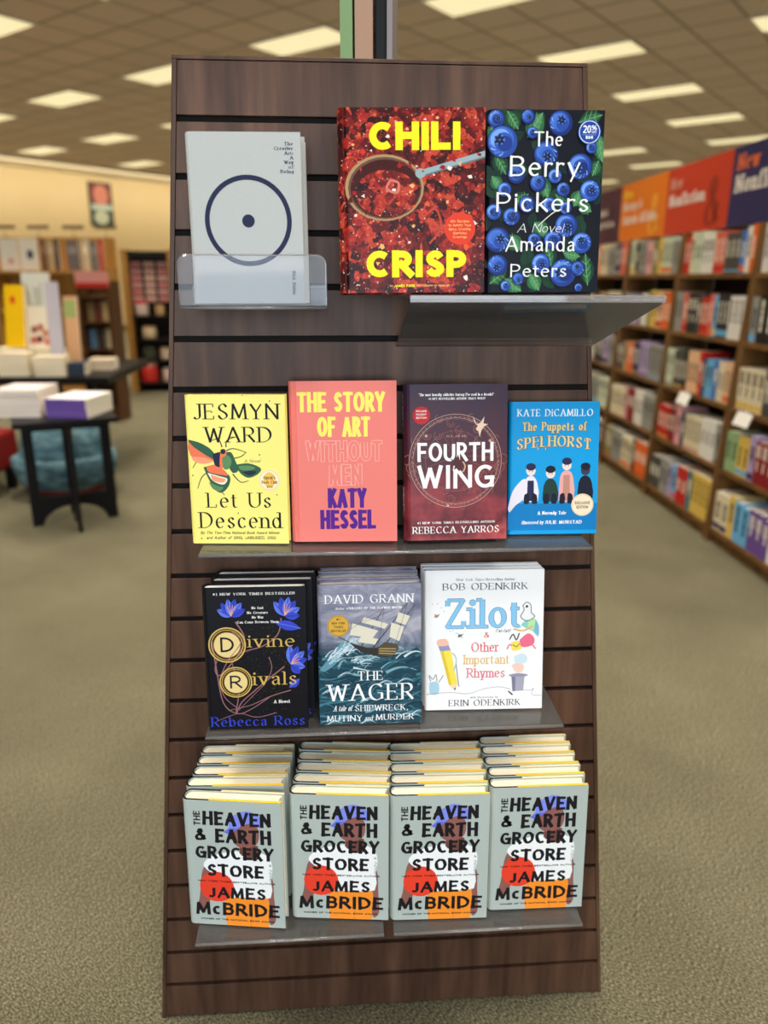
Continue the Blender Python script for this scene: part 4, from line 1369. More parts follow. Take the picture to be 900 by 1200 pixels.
# ---- white picture book of rhymes
def art_rhyme(A):
    W_, H_ = 522., 604.
    q = lambda x, y: ((x - 62 - (y - 98) * .012) / W_, 1 - (y - 98) / H_)
    blu, blo, dk, co, go, ln_ = M((136, 196, 236), .4), M((70, 120, 160), .4), M((52, 52, 58), .45), M((226, 104, 104), .4), M((226, 184, 104), .4), M((110, 110, 116), .5)
    def pl(pts, m, sm=0): A.poly([q(*t) for t in pts], m, sm)
    def ln(pts, w=.004, m=ln_): A.line([q(*t) for t in pts], w, m, 4)
    A.text('New York Times', .265, .50, .924, .942, M((110, 110, 114), .5), 'ital')
    A.text('Bestselling Author', .515, .755, .924, .942, M((110, 110, 114), .5), 'serif')
    A.text('BOB ODENKIRK', .155, .865, .860, .908, dk, 'serif')
    A.text('Zilot', .17, .81, .588, .800, blu, 'slab', weight=1.0, outline=(blo, .02, -.012))
    A.text('&', .50, .548, .520, .560, co, 'serifb')
    A.text('Other', .395, .625, .418, .488, co, 'slab', weight=.8)
    A.text('Important', .33, .715, .330, .398, go, 'slab', weight=.8)
    A.text('Rhymes', .36, .68, .232, .302, M((222, 110, 130), .4), 'slab', weight=.8)
    A.text('with illustrations by', .39, .625, .082, .096, M((130, 130, 134), .5), 'serif')
    A.text('ERIN ODENKIRK', .205, .815, .026, .072, dk, 'serif')
    A.text("!'ai-lat!", .60, .72, .556, .580, ln_, 'hand', weight=2)
    # pencil
    pl([(135, 442), (182, 440), (214, 588), (176, 592)], M((248, 222, 84), .4))
    pl([(135, 442), (150, 441), (188, 590), (176, 592)], M((226, 196, 60), .4))
    pl([(176, 592), (214, 588), (203, 618)], M((240, 214, 176), .4))
    pl([(198, 606), (208, 604), (203, 618)], dk)
    pl([(126, 420), (172, 417), (182, 440), (135, 444)], M((150, 150, 190), .4))
    pl([(120, 400), (130, 392), (158, 390), (168, 400), (172, 418), (126, 421)], M((240, 190, 170), .4), 2)
    ln([(188, 452), (204, 470), (206, 500), (196, 530)], .012, M((190, 200, 200), .4))
    ln([(206, 500), (214, 560), (220, 600)], .010, M((160, 160, 180), .4))
    # little dog-like doodle and ground line
    pl([(90, 580), (118, 575), (132, 590), (130, 630), (92, 630)], M((170, 206, 224), .4), 2)
    ln([(95, 575), (88, 548), (104, 566), (118, 545), (122, 575)], .006)
    ln([(130, 580), (146, 556), (150, 548)], .006)
    ln([(75, 632), (180, 625), (260, 632), (330, 612), (400, 604), (450, 616)], .003)
    ln([(500, 618), (540, 622), (552, 612), (545, 640), (588, 645)], .003)
    pl([(436, 624), (442, 622), (462, 638), (456, 642)], dk)
    # top hat with a teetering pile on it
    pl([(452, 556), (510, 556), (506, 622), (458, 624)], M((168, 166, 186), .4))
    pl([(452, 556), (470, 556), (470, 624), (458, 624)], M((124, 122, 146), .4))
    pl([(440, 552), (480, 545), (524, 552), (512, 560), (452, 560)], M((150, 148, 170), .4), 2)
    pl([(452, 510), (480, 498), (505, 512), (500, 538), (470, 540)], M((244, 206, 192), .4), 3)
    pl([(462, 470), (500, 460), (520, 476), (512, 500), (470, 500)], M((206, 226, 236), .4), 3)
    pl([(448, 410), (488, 405), (492, 440), (452, 445)], M((246, 222, 96), .4), 2)
    ln([(455, 420), (470, 430), (484, 416)], .006, dk)
    pl([(484, 400), (520, 372), (548, 392), (545, 420), (512, 432), (490, 426)], M((236, 110, 140), .4), 3)
    ln([(430, 440), (440, 420), (452, 425)], .012, M((236, 120, 140), .4))
    ln([(540, 420), (556, 440)], .012, M((236, 120, 140), .4))
    ln([(440, 398), (455, 375), (470, 400), (482, 370)], .010, dk)
    pl([(488, 335), (520, 306), (552, 312), (568, 345), (566, 388), (540, 362), (515, 352)], M((140, 206, 190), .4), 2)
    pl([(520, 306), (552, 312), (545, 360), (518, 350)], M((180, 226, 170), .4))
    pl([(552, 312), (568, 345), (566, 388), (548, 362)], M((120, 180, 214), .4))
    ln([(455, 352), (500, 360), (540, 340)], .012, M((230, 176, 90), .4))
    pl([(494, 250), (515, 238), (532, 252), (530, 285), (545, 300), (510, 318), (488, 290)], M((238, 238, 240), .4), 3)
    ln([(494, 252), (512, 238), (530, 252), (532, 282), (548, 300), (515, 318), (486, 300), (500, 272), (494, 252)], .006, dk)
    A.ell(*q(512, 256), .012, dk, n=8)
    # bees
    for x, y in ((118, 292), (222, 378)):
        A.ell(*q(x, y), .020, M((196, 140, 110), .4) if x < 200 else ln_, .6, .4)
        ln([(x - 10, y - 10), (x, y), (x + 14, y - 8)], .005, ln_)
    for x, y in ((100, 240), (122, 238), (138, 256), (150, 272), (178, 358), (190, 355), (205, 366), (232, 385)):
        A.ell(*q(x, y), .004, ln_, n=6)

# ---- pale grey-green novel with cut-paper capitals
GREYGREEN = M((176, 186, 181), .40)
def art_store(A):
    cap, cap2, br, br2, sh, ba, tr_, hair = M((128, 140, 232), .45), M((100, 112, 214), .45), M((142, 92, 84), .45), M((112, 70, 64), .45), M((240, 241, 243), .45), M((232, 66, 44), .45), M((246, 146, 46), .45), M((60, 40, 40), .45)
    pl = lambda pts, m, sm=0: A.poly(pts, m, sm)
    # figure seen from behind
    pl([(.40, 0), (.385, .10), (.40, .22), (.42, .27), (.86, .27), (.85, .12), (.83, 0)], tr_)
    A.line([(.645, .20), (.655, .08), (.65, 0)], .006, M((214, 120, 30), .45))
    pl([(.32, .545), (.24, .52), (.175, .44), (.15, .33), (.13, .22), (.10, .13), (.16, .11), (.22, .16), (.26, .27), (.30, .40)], br, 3)
    pl([(.80, .40), (.885, .40), (.895, .25), (.905, .12), (.90, .05), (.85, .02), (.83, .09), (.845, .20)], br, 3)
    pl([(.44, .60), (.34, .58), (.23, .535), (.19, .48), (.26, .43), (.31, .42), (.33, .25), (.60, .235), (.86, .245), (.87, .38), (.89, .49), (.86, .57), (.76, .61), (.60, .615)], sh, 2)
    pl([(.58, .68), (.56, .60), (.62, .565), (.70, .545), (.755, .56), (.75, .66)], br2, 2)
    pl([(.48, .79), (.49, .71), (.53, .66), (.60, .635), (.69, .65), (.755, .69), (.765, .78), (.70, .84), (.55, .83)], br, 3)
    pl([(.49, .70), (.475, .74), (.50, .755), (.525, .72)], br2, 3)
    pl([(.415, .76), (.47, .80), (.47, .86), (.54, .90), (.64, .93), (.74, .91), (.80, .86), (.775, .80), (.68, .835), (.57, .80), (.475, .752)], cap, 2)
    pl([(.415, .758), (.475, .79), (.575, .795), (.47, .738)], cap2)
    A.ell(.315, .315, .175, ba, 1.0)
    A.text('THE', .115, .185, .800, .915, INK, 'cut', rot=90, weight=.9)
    A.text('HEAVEN', .205, .890, .808, .918, INK, 'cut')
    A.text('&', .115, .245, .680, .785, INK, 'cut')
    A.text('EARTH', .325, .885, .672, .785, INK, 'cut')
    A.text('GROCERY', .115, .905, .540, .645, INK, 'cut')
    A.text('STORE', .225, .800, .398, .502, INK, 'cut')
    A.text('NEW YORK TIMES BESTSELLING AUTHOR', .125, .910, .353, .366, INK, 'sansb')
    A.text('JAMES', .215, .815, .222, .318, INK, 'cut')
    A.text('McBRIDE', .085, .945, .082, .188, INK, 'cut')
    A.text('WINNER OF THE NATIONAL BOOK AWARD', .130, .890, .040, .053, INK, 'sansb')
    A.text('a novel', .855, .890, .375, .520, M((110, 112, 112), .5), 'hand', rot=-90, weight=1.5)

# ------------------------------------------------------------------ slatwall pylon
SYAW, SLEAN = 0.06741, 0.02696
_e = Vector((math.cos(SYAW), math.sin(SYAW), 0))
_n = Vector((math.sin(SYAW), -math.cos(SYAW), 0))
_up = Vector((0, 0, 1)) * math.cos(SLEAN) - _n * math.sin(SLEAN)
_bk = _up.cross(_e)
SO = Vector((-0.29429, 1.19142, 0.21621 + CAM_H))
STAND = Matrix(((_e.x, _bk.x, _up.x, SO.x), (_e.y, _bk.y, _up.y, SO.y), (_e.z, _bk.z, _up.z, SO.z), (0, 0, 0, 1)))
GS = 0.0762
ZT, ZB = 0.0735, -1.6030
xl = lambda z: 0.08353 * z
xr = lambda z: 0.58535 - 0.08961 * z
base = STAND @ Matrix.Translation((0.29, 0.2, ZB))
stand = thing('display_stand', 'dark walnut slatwall display pylon carrying face-out books, on carpet', 'display stand', base)
off = Matrix.Translation((-0.29, -0.2, -ZB))
g = 0.0088
mb = MB()
edges = [ZT] + [-GS * k for k in range(21)] + [ZB + 0.004]
def slab(mb, x0a, x1a, za, x0b, x1b, zb, y0, y1, m):
    # trapezoid board between heights za (low) and zb (high)
    p = [(x0a, y0, za), (x1a, y0, za), (x1a, y1, za), (x0a, y1, za), (x0b, y0, zb), (x1b, y0, zb), (x1b, y1, zb), (x0b, y1, zb)]
    mb.hexa([off @ Vector(q) for q in p], m)
for i in range(len(edges) - 1):
    z1 = edges[i] - (g / 2 if i else 0)
    z0 = edges[i + 1] + (g / 2 if i < len(edges) - 2 else 0)
    slab(mb, xl(z0), xr(z0), z0, xl(z1), xr(z1), z1, 0, 0.010, WOOD)
slab(mb, xl(ZB), xr(ZB), ZB + .004, xl(ZT), xr(ZT), ZT, 0.0101, 0.022, GROOVE)
mb.build('slat_panel', stand, bevel=0.0008)
DEP = 0.40
for s in (0, 1):
    mb = MB()
    f0 = (lambda z: xl(z) - .0075) if s == 0 else (lambda z: xr(z) + .0005)
    p = []
    for z in (ZB, ZT + .001):
        a = f0(z)
        y1 = DEP + 0.054 * (ZT - z)
        p += [(a, -.0005, z), (a + .007, -.0005, z), (a + .007, y1, z), (a, y1, z)]
    mb.hexa([off @ Vector(q) for q in p], WOOD)
    mb.build('side_panel', stand, bevel=0.0008)
mb = MB()
slab(mb, xl(ZT) - .0075, xr(ZT) + .0075, ZT + .001, xl(ZT) - .0075, xr(ZT) + .0075, ZT + .006, -.001, DEP, WOOD)
mb.build('top_board', stand, bevel=0.001)
mb = MB()
p = []
for z in (ZB, ZT):
    y1 = DEP + 0.054 * (ZT - z) - .001
    p += [(xl(z), y1 - .02, z), (xr(z), y1 - .02, z), (xr(z), y1, z), (xl(z), y1, z)]
mb.hexa([off @ Vector(q) for q in p], WOOD)
mb.build('back_panel', stand)

# sign standing on top, seen edge-on
sg = thing('sign_holder', 'upright sign seen edge-on, green and pink sheets on a black post, atop the pylon', 'sign',
           Matrix.Translation((0.012, 1.40, 1.6815)) @ Matrix.Rotation(R(-4), 4, 'Z'))
mb = MB(); mb.box(-.060, .075, -.012, .15, 0, .008, BLACK); mb.build('base', sg, bevel=.002)
mb = MB(); mb.box(-.084, -.064, -.01, .14, .006, .42, M((130, 158, 110), .5)); mb.box(-.078, -.070, -.01, .14, .0, .008, BLACK); mb.build('green_sheet', sg)
mb = MB(); mb.box(-.060, -.031, -.012, .14, .008, .42, M((176, 140, 118), .5)); mb.build('pink_sheet', sg)
mb = MB(); mb.box(-.028, -.010, -.012, .02, .008, .42, BLACK); mb.build('post', sg, bevel=.003)
mb = MB(); mb.tube((.0, .0, .01), (.02, -.01, .034), .006, .006, BLACK); mb.tube((.02, -.01, .034), (.055, -.01, .012), .006, .004, BLACK); mb.build('clamp', sg, smooth=True)
mb = MB(); mb.box(-.009, .0, -.006, .14, .045, .42, M((150, 140, 140), .4)); mb.build('clear_sleeve', sg)

# ------------------------------------------------------------------ acrylic ledges (in the pylon's frame: x along, y towards the back)
def level_frame(x, zs):
    # a frame on the face of the slats, turned like the pylon but level
    z = (STAND.inverted() @ Vector((SO.x, SO.y, zs))).z
    p = STAND @ Vector((x, 0, z))
    return Matrix.Translation((p.x, p.y, zs)) @ Matrix.Rotation(SYAW, 4, 'Z')
def ledge(name, label, x0, x1, zs, depth, lip=0.0, groove=None, tilt=0.0, th=0.0045):
    """zs: world height of the ledge's top face."""
    loc = STAND.inverted() @ Vector((SO.x, SO.y, zs))
    z = loc.z
    r = thing(name, label, 'acrylic shelf', level_frame((x0 + x1) / 2, zs), 'clear acrylic ledges on the pylon')
    w = (x1 - x0) / 2
    mb = MB()
    mb.box(-w, w, -depth, -0.0008, -th, 0, TRAY if not lip else ACRYLIC)
    mb.build('tray', r, bevel=0.0012)
    mb = MB()
    mb.tube((-w, -depth - .0012, -.003), (w, -depth - .0012, -.003), .0027, .0027, EDGE, 14)
    mb.build('front_edge', r, smooth=True)
    hz = (groove if groove is not None else round(-z / GS) * -GS) - z
    mb = MB()
    mb.box(-w, w, -.0038, -.0006, min(hz - .006, -th - .001), max(hz + .003, -th + .0005) if hz < 0 else hz + .003, ACRYLIC)
    mb.box(-w, w, -.002, .009, hz - .0015, hz + .0015, ACRYLIC)
    mb.build('mounting_lip', r)
    if lip:
        mb = MB()
        pts = [(-w, 0.0), (w, 0.0), (w, lip - .012)] + [(w - .012 + .012 * math.cos(R(a)), lip - .012 + .012 * math.sin(R(a))) for a in (20, 45, 70, 90)] \
            + [(-w + .012 + .012 * math.cos(R(a)), lip - .012 + .012 * math.sin(R(a))) for a in (90, 110, 135, 160, 180)]
        mb.prism(pts, -depth - .004, -depth - .0005, ACRYLIC, axis='y')
        lo = mb.build('front_lip', r)
        mb = MB()
        lp = pts[2:] 
        seq = [pts[1]] + lp + [pts[0]]
        for i in range(len(seq) - 1):
            a, b_ = seq[i], seq[i + 1]
            mb.tube((a[0], -depth - .0022, a[1]), (b_[0], -depth - .0022, b_[1]), .0011, .0011, EDGE, 6)
        mb.build('rim_glint', lo)  # thin tubes added to draw the lip's bright edge highlight
    return r

# ledges on the pylon
ledge('acrylic_shelf', 'clear acrylic ledge with a raised front lip under the grey linen book', .008, .207, 1.3513, .104, lip=.066)
ledge('acrylic_shelf', 'long clear acrylic ledge under the yellow, coral, maroon and bright blue books', .008, .612, .9902, .098)
ledge('acrylic_shelf', 'clear acrylic ledge under the black, sea storm and white picture books', .004, .578, .6967, .122)
ledge('acrylic_shelf', 'lowest clear acrylic ledge under the two stacks nearest the table side', -.020, .281, .3752, .198)
ledge('acrylic_shelf', 'lowest clear acrylic ledge under the two stacks nearest the bookcases', .297, .608, .3752, .198)
# wedge-shaped ledge at the top
r = thing('acrylic_shelf', 'wedge-shaped clear acrylic ledge jutting past the pylon under the chilli and berry books', 'acrylic shelf',
          level_frame(.47, 1.3652), 'clear acrylic ledges on the pylon')
mb = MB()
mb.hexa([(-.150, -.135, -.004), (.205, -.135, -.004), (.150, -.0008, -.004), (-.150, -.0008, -.004),
         (-.150, -.135, 0), (.205, -.135, 0), (.150, -.0008, 0), (-.150, -.0008, 0)], TRAY)
mb.build('tray', r)
mb = MB(); mb.box(-.150, .205, -.1395, -.1355, -.009, .001, EDGE); mb.build('front_edge', r, bevel=.001)
mb = MB()
mb.hexa([(-.158, -.0065, -.078), (.150, -.0065, -.078), (.150, -.0031, -.076), (-.158, -.0031, -.076),
         (-.150, -.1345, -.0095), (.204, -.1345, -.0095), (.204, -.131, -.0065), (-.150, -.131, -.0065)], BRACE)
mb.build('sloped_brace', r)

BOOK_POSE = {
 'ring':  (-0.1875, 1.0964, 1.3540, 3.12, 3.55, 0.27, 0.1538, 0.2188, 0.034),
 'chili': (0.0383, 1.0951, 1.3690, 2.08, 7.43, 0.56, 0.1986, 0.2380, 0.026),
 'berry': (0.2182, 1.1076, 1.3695, 3.63, 5.58, 0.21, 0.1592, 0.2350, 0.030),
 'moth':  (-0.2234, 1.1202, 0.9926, -0.93, 4.30, 0.35, 0.1523, 0.2290, 0.022),
 'coral': (-0.0615, 1.1249, 0.9949, 0.34, 6.53, 0.56, 0.1645, 0.2469, 0.028),
 'wing':  (0.1125, 1.1265, 0.9975, 5.01, 9.53, -0.04, 0.1600, 0.2400, 0.036),
 'blue':  (0.2705, 1.1650, 0.9945, 2.43, 9.07, 0.15, 0.1440, 0.2110, 0.018),
 'div':   (-0.1999, 1.0622, 0.7000, 2.95, 5.89, 0.00, 0.1603, 0.2345, 0.027),
 'sea':   (-0.0203, 1.0766, 0.7011, 2.52, 7.07, 0.39, 0.1632, 0.2322, 0.027),
 'rhyme': (0.1665, 1.1217, 0.7000, 1.27, 8.62, 0.58, 0.1961, 0.2380, 0.0125),
}
LINEN_EDGE = M((206, 204, 196), .8)
def put(key, name, label, cover, edge, art, **kw):
    p = BOOK_POSE[key]
    return book(name, label, p[6], p[7], p[8], cover, edge, art, mat=pose(*p[:6]), **kw)

b1 = put('ring', 'hardcover_book', 'pale grey linen book with a dark ring and dot, front copy behind the acrylic lip', LINEN, LINEN_EDGE, art_ring, group='grey linen books')
dup(b1, behind(b1.matrix_world.copy(), .0350, .004), 'second grey linen copy tucked behind the ring and dot book', 'grey linen books')
put('chili', 'hardcover_book', 'red chilli flake cookbook with yellow block title and a ladle', CHILI, M((120, 24, 24), .4), art_chili, hinge=True)
put('berry', 'hardcover_book', 'dark blueberry and leaf covered novel with white title, beside the red cookbook', M((11, 14, 26), .4), M((14, 16, 28), .4), art_berry, sticker=sticker_20)
YCOV = M((252, 238, 130), .4)
b1 = put('moth', 'hardcover_book', 'pale yellow novel with a green and orange moth on its cover', YCOV, M((250, 240, 150), .4), art_moth, sticker=sticker_club)
CORAL = M((240, 128, 118), .42)
put('coral', 'hardcover_book', 'coral pink art history book with yellow and purple capitals', CORAL, CORAL, art_coral, hinge=True, pages=M((214, 110, 104), .7))
put('wing', 'hardcover_book', 'dark maroon fantasy novel with white title over a thin circular emblem', MAROON, M((70, 44, 60), .4), art_wing, spine_art=spine_wing, pages=M((44, 34, 40), .7))
BLUEC = M((0, 156, 222), .38)
put('blue', 'hardcover_book', 'small bright blue book with seated dolls and a round cream sticker', BLUEC, M((70, 180, 230), .4), art_blue, sticker=sticker_excl)

BLK = M((19, 18, 24), .35)
b1 = put('div', 'hardcover_book', 'black novel with blue flowers and gold key letters, front copy of three', BLK, M((16, 16, 20), .4), art_div, pages=PAGES_WHITE, group='black flower novels')
m = b1.matrix_world.copy()
dup(b1, behind(m, .028, .009), 'black flower novel in the middle of its stack of three', 'black flower novels')
dup(b1, behind(m, .0560, .013), 'rearmost black flower novel of its stack of three, against the slats', 'black flower novels')
b1 = put('sea', 'hardcover_book', 'novel with a tall ship on a stormy teal sea, front copy of three', SEA, M((74, 40, 46), .45), art_sea, pages=PAGES_WHITE, group='sea storm novels')
m = b1.matrix_world.copy()
dup(b1, behind(m, .028, -.002), 'sea storm novel in the middle of its stack of three', 'sea storm novels')
dup(b1, behind(m, .0560, -.001), 'rearmost sea storm novel of its stack of three, against the slats', 'sea storm novels')
RW = M((244, 243, 244), .38)
b1 = put('rhyme', 'picture_book', 'white picture book with a light blue title and a pencil, front copy of three', RW, M((206, 216, 234), .45), art_rhyme, pages=PAGES_WHITE, group='white picture books')
m = b1.matrix_world.copy()
dup(b1, behind(m, .0130, -.002), 'white picture book in the middle of its stack of three', 'white picture books')
dup(b1, behind(m, .0260, -.004), 'rearmost white picture book of its stack of three, against the slats', 'white picture books')

# four stacks of the same novel on the lowest ledges
K_POSE = ((-0.2379, 0.9912, 0.3783, -4.42, 3.66, 0.42), (-0.0712, 1.0060, 0.3783, -2.31, 4.0, 0.19),
          (0.0908, 1.0060, 0.3783, 2.02, 4.2, 0.11), (0.2536, 1.0285, 0.3783, 2.73, 4.0, 0.33))
K_DX = ((0, -.003, -.002, -.004, -.006), (0, .001, .002, .0, -.002), (0, .002, .003, .002, .003), (0, .003, .002, .003, .003))
K_WHERE = ('the stack at the table end of the lowest row', 'the stack second from the table end, lowest row',
           'the stack second from the bookcase end, lowest row', 'the stack at the bookcase end of the lowest row')
K_ORD = ('front', 'second', 'middle', 'fourth', 'rearmost')
KT = .0291
proto = None
for s in range(4):
    m0 = pose(*K_POSE[s])
    for k in range(5):
        m = behind(m0, k * (KT + .0005) + (.0078 if s == 0 and k else 0), K_DX[s][k], 5.0 if s == 0 and k else 0)
        label = 'grey-green novel with black cut-paper capitals, %s copy in %s' % (K_ORD[k], K_WHERE[s])
        if len(label.split()) > 16:
            label = 'grey-green novel, %s copy in %s' % (K_ORD[k], K_WHERE[s])
        if proto is None:
            proto = book('hardcover_book', label, .1600, .2285, KT, GREYGREEN, M((24, 23, 26), .5), art_store, mat=m, group='grey-green novels',
                         flap=M((250, 206, 60), .5), b=.0034)
        else:
            dup(proto, m, label, 'grey-green novels')

# ------------------------------------------------------------------ bookcases along the aisle
BD = Vector((-0.0441, 0.99903, 0))
BP = Vector((1.79, 4.0, 0))
BN = Vector((0.99903, 0.0441, 0))      # away from the aisle
def case_matrix(a):
    o = BP + BD * a
    # local x: away from viewer along the aisle, y: depth behind the shelf fronts (pointing -BN?), z up
    return Matrix(((BD.x, -BN.x, 0, o.x), (BD.y, -BN.y, 0, o.y), (0, 0, 1, 0), (0, 0, 0, 1)))
SB = .055
SHZ = (.085, .415, .745, 1.08, 1.42)
BAYW = .935
DEPTH = .30
bay_names = ('nearest', 'second', 'third', 'fourth')
rc = random.Random(21)
def slope_board(mb, x0, x1, z0, z1, m, inner=0.0, back=DEPTH):
    p = [(x0, -SB * z0 - inner, z0), (x1, -SB * z0 - inner, z0), (x1, -back, z0), (x0, -back, z0),
         (x0, -SB * z1 - inner, z1), (x1, -SB * z1 - inner, z1), (x1, -back, z1), (x0, -back, z1)]
    p = [p[i] for i in (3, 2, 1, 0, 7, 6, 5, 4)]
    mb.hexa(p, m)
for bay in range(4):
    m = case_matrix(.045 + BAYW * (bay - 1))
    r = thing('bookcase', 'brown wooden aisle bookcase full of books, %s from the camera end' % bay_names[bay], 'bookcase', m, 'aisle bookcases')
    for s in (0, 1):
        mb = MB()
        x = -.02 if s == 0 else BAYW - .0385
        slope_board(mb, x, x + .018 + (.02 if s == 0 else .0), 0, 1.66, CASE_WOOD)
        mb.build('side_panel', r, bevel=.002)
    mb = MB(); mb.box(.019, BAYW - .039, -DEPTH - .012, -DEPTH, .0, 1.66, CASE_BACK); mb.build('back_panel', r)
    mb = MB(); mb.box(.019, BAYW - .039, -.05, -.03, .0, .058, CASE_WOOD); mb.build('kick_board', r)
    for z in SHZ:
        mb = MB(); slope_board(mb, .019, BAYW - .039, z - .026, z, CASE_WOOD); mb.build('shelf', r, bevel=.002)

NAMED = {'cream': (226, 212, 180), 'white': (232, 228, 220), 'grey': (150, 150, 146), 'black': (38, 36, 38), 'charcoal': (74, 72, 70), 'red': (198, 36, 30), 'dark red': (140, 30, 40), 'coral': (224, 100, 84),
         'orange': (232, 106, 40), 'yellow': (226, 190, 90), 'blue': (70, 120, 200), 'light blue': (110, 180, 226), 'navy': (46, 54, 96), 'lilac': (180, 160, 206), 'pink': (224, 164, 170), 'green': (150, 180, 130),
         'pale green': (206, 216, 190), 'teal': (50, 120, 130), 'purple': (110, 80, 150), 'tan': (190, 150, 104), 'olive': (140, 132, 84), 'peach': (236, 190, 150)}
# rows as seen: from the far end to the near end; (colour, copies)
ROWS = {
 1: {4: [('red', 2), ('cream', 1), ('pale green', 2), ('white', 3), ('coral', 3), ('charcoal', 3), ('blue', 1), ('white', 1), ('orange', 1)],
     3: [('grey', 2), ('coral', 1), ('black', 3), ('charcoal', 1), ('red', 2), ('coral', 1), ('light blue', 1), ('black', 3), ('white', 3)],
     2: [('pale green', 2), ('charcoal', 3), ('black', 1), ('peach', 3), ('red', 1), ('navy', 1), ('light blue', 2), ('blue', 1), ('cream', 2), ('peach', 2)],
     1: [('red', 3), ('dark red', 2), ('pink', 2), ('navy', 1), ('cream', 4), ('white', 3), ('grey', 1)],
     0: [('charcoal', 3), ('grey', 2), ('lilac', 1), ('light blue', 1), ('red', 2), ('teal', 1), ('yellow', 4)]},
 2: {4: [('pale green', 2), ('black', 1), ('grey', 2), ('pink', 2), ('olive', 2), ('yellow', 1), ('pale green', 3), ('grey', 2)],
     3: [('grey', 3), ('lilac', 3), ('charcoal', 1), ('white', 2), ('olive', 1), ('yellow', 2), ('peach', 2), ('orange', 2)],
     2: [('charcoal', 2), ('tan', 1), ('orange', 2), ('navy', 2), ('lilac', 3), ('grey', 3)],
     1: [('cream', 5), ('pink', 1), ('dark red', 2), ('white', 3), ('grey', 3)],
     0: [('olive', 3), ('grey', 3), ('cream', 3), ('black', 1), ('orange', 3)]},
 3: {4: [('white', 2), ('orange', 1), ('cream', 3), ('grey', 3), ('navy', 2), ('coral', 2)],
     3: [('grey', 3), ('black', 2), ('tan', 3), ('cream', 3), ('white', 2)],
     2: [('dark red', 2), ('white', 3), ('charcoal', 3), ('lilac', 2), ('grey', 2)],
     1: [('tan', 3), ('cream', 3), ('grey', 3), ('pale green', 3)],
     0: [('charcoal', 3), ('cream', 4), ('navy', 3)]},
 0: {4: [('white', 2), ('red', 2), ('cream', 1), ('black', 2), ('white', 2)],
     3: [('grey', 1), ('black', 2), ('purple', 2), ('lilac', 1), ('grey', 3)],
     2: [('cream', 4), ('charcoal', 2), ('white', 2), ('black', 1)],
     1: [('green', 2), ('yellow', 2), ('lilac', 1), ('dark red', 4), ('pink', 1)],
     0: [('cream', 2), ('yellow', 1), ('light blue', 2), ('purple', 3), ('white', 1)]},
}
SHELF_ORD = ('lowest', 'fourth', 'middle', 'second', 'top')
def spine_book(x, z, w, h, d, c, m, label, decor, white):
    r = tag(None_obj := bpy.data.objects.new('book', None), label, 'book', 'books on the aisle bookcases')
    C.objects.link(r)
    r.empty_display_size = .03
    r.matrix_world = m @ Matrix.Translation((x, -SB * z - .012, z + .0005))
    mb = MB()
    cm = M(NAMED[c], .45)
    mb.box(0, w, -.003, 0, 0, h, cm)                 # spine
    mb.box(0, .0028, -d, -.003, 0, h, cm)
    mb.box(w - .0028, w, -d, -.003, 0, h, cm)
    a = M((30, 28, 30), .5) if sum(NAMED[c]) > 420 else M((240, 232, 214), .5)
    # printed title band on the spine (faces the aisle)
    t = decor
    z0, z1 = h * t[0], h * t[1]
    def plate(u0, u1, za, zb, mm):
        mb.face([(w * u0, .0004, za), (w * u1, .0004, za), (w * u1, .0004, zb), (w * u0, .0004, zb)], mm)
    if t[3] == 0:          # one bold line of lettering
        zz = z0
        for q_ in (.20, .30, .14, .26):
            plate(.34, .66, zz, min(zz + (z1 - z0) * q_, z1), a)
            zz += (z1 - z0) * (q_ + .035)
    elif t[3] == 1:        # two thin lines
        for u in (.24, .56):
            zz = z0
            for q_ in (.30, .18, .34):
                plate(u, u + .18, zz, zz + (z1 - z0) * q_, a)
                zz += (z1 - z0) * (q_ + .04)
    else:                  # a cross-wise block title and author line
        for j in range(4):
            plate(.16, .84, z1 - .016 * j - .010, z1 - .016 * j, a)
        plate(.40, .60, z0, z0 + .05, a)
    if t[2]:
        k = M(NAMED[white], .45)
        plate(.03, .97, h * .04, h * t[2] * .6, k)
    mb.build('cover', r)
    mb = MB()
    mb.box(.003, w - .003, -d + .002, -.0032, .002, h - .003, PAGES)
    mb.build('page_block', r)
for bay, rows in ROWS.items():
    m = case_matrix(.045 + BAYW * (bay - 1))
    for sh, seq in rows.items():
        items = [c for c, n in seq for _ in range(n)]
        xmax = BAYW - .05
        if bay == 0:
            xmax = BAYW - .05
        n = len(items)
        total = BAYW - .078 if bay else .62
        ws, rel, pc = [], 1, None
        for c in items:
            if c != pc: rel = rc.uniform(.8, 1.2)
            pc = c
            ws.append(rel)
        pos = xmax
        prev = None
        cnt = 0
        for i, c in enumerate(items):
            if c != prev:
                hh = rc.uniform(.205, .238) if sh < 4 else rc.uniform(.205, .236)
                wrel = rc.uniform(.8, 1.2)
                dec = (rc.uniform(.25, .4), rc.uniform(.7, .92), rc.choice((0, 0, 0, .14, .3)), rc.choice((0, 1, 2)))
                acc = rc.choice(('white', 'orange', 'red', 'navy', 'light blue', 'yellow', 'black'))
            prev = c
            w = ws[i] * total / sum(ws) - .0025
            pos -= w + .0025
            if pos < .024:
                break
            if rc.random() < .35:
                hh = max(.19, hh + rc.uniform(-.015, .008))
            label = '%s book, %s from the far end, %s shelf of the %s aisle bookcase' % (c, ORD[i], SHELF_ORD[sh], bay_names[bay])
            spine_book(pos, SHZ[sh], w, hh, rc.uniform(.15, .165), c, m, label, dec, acc)

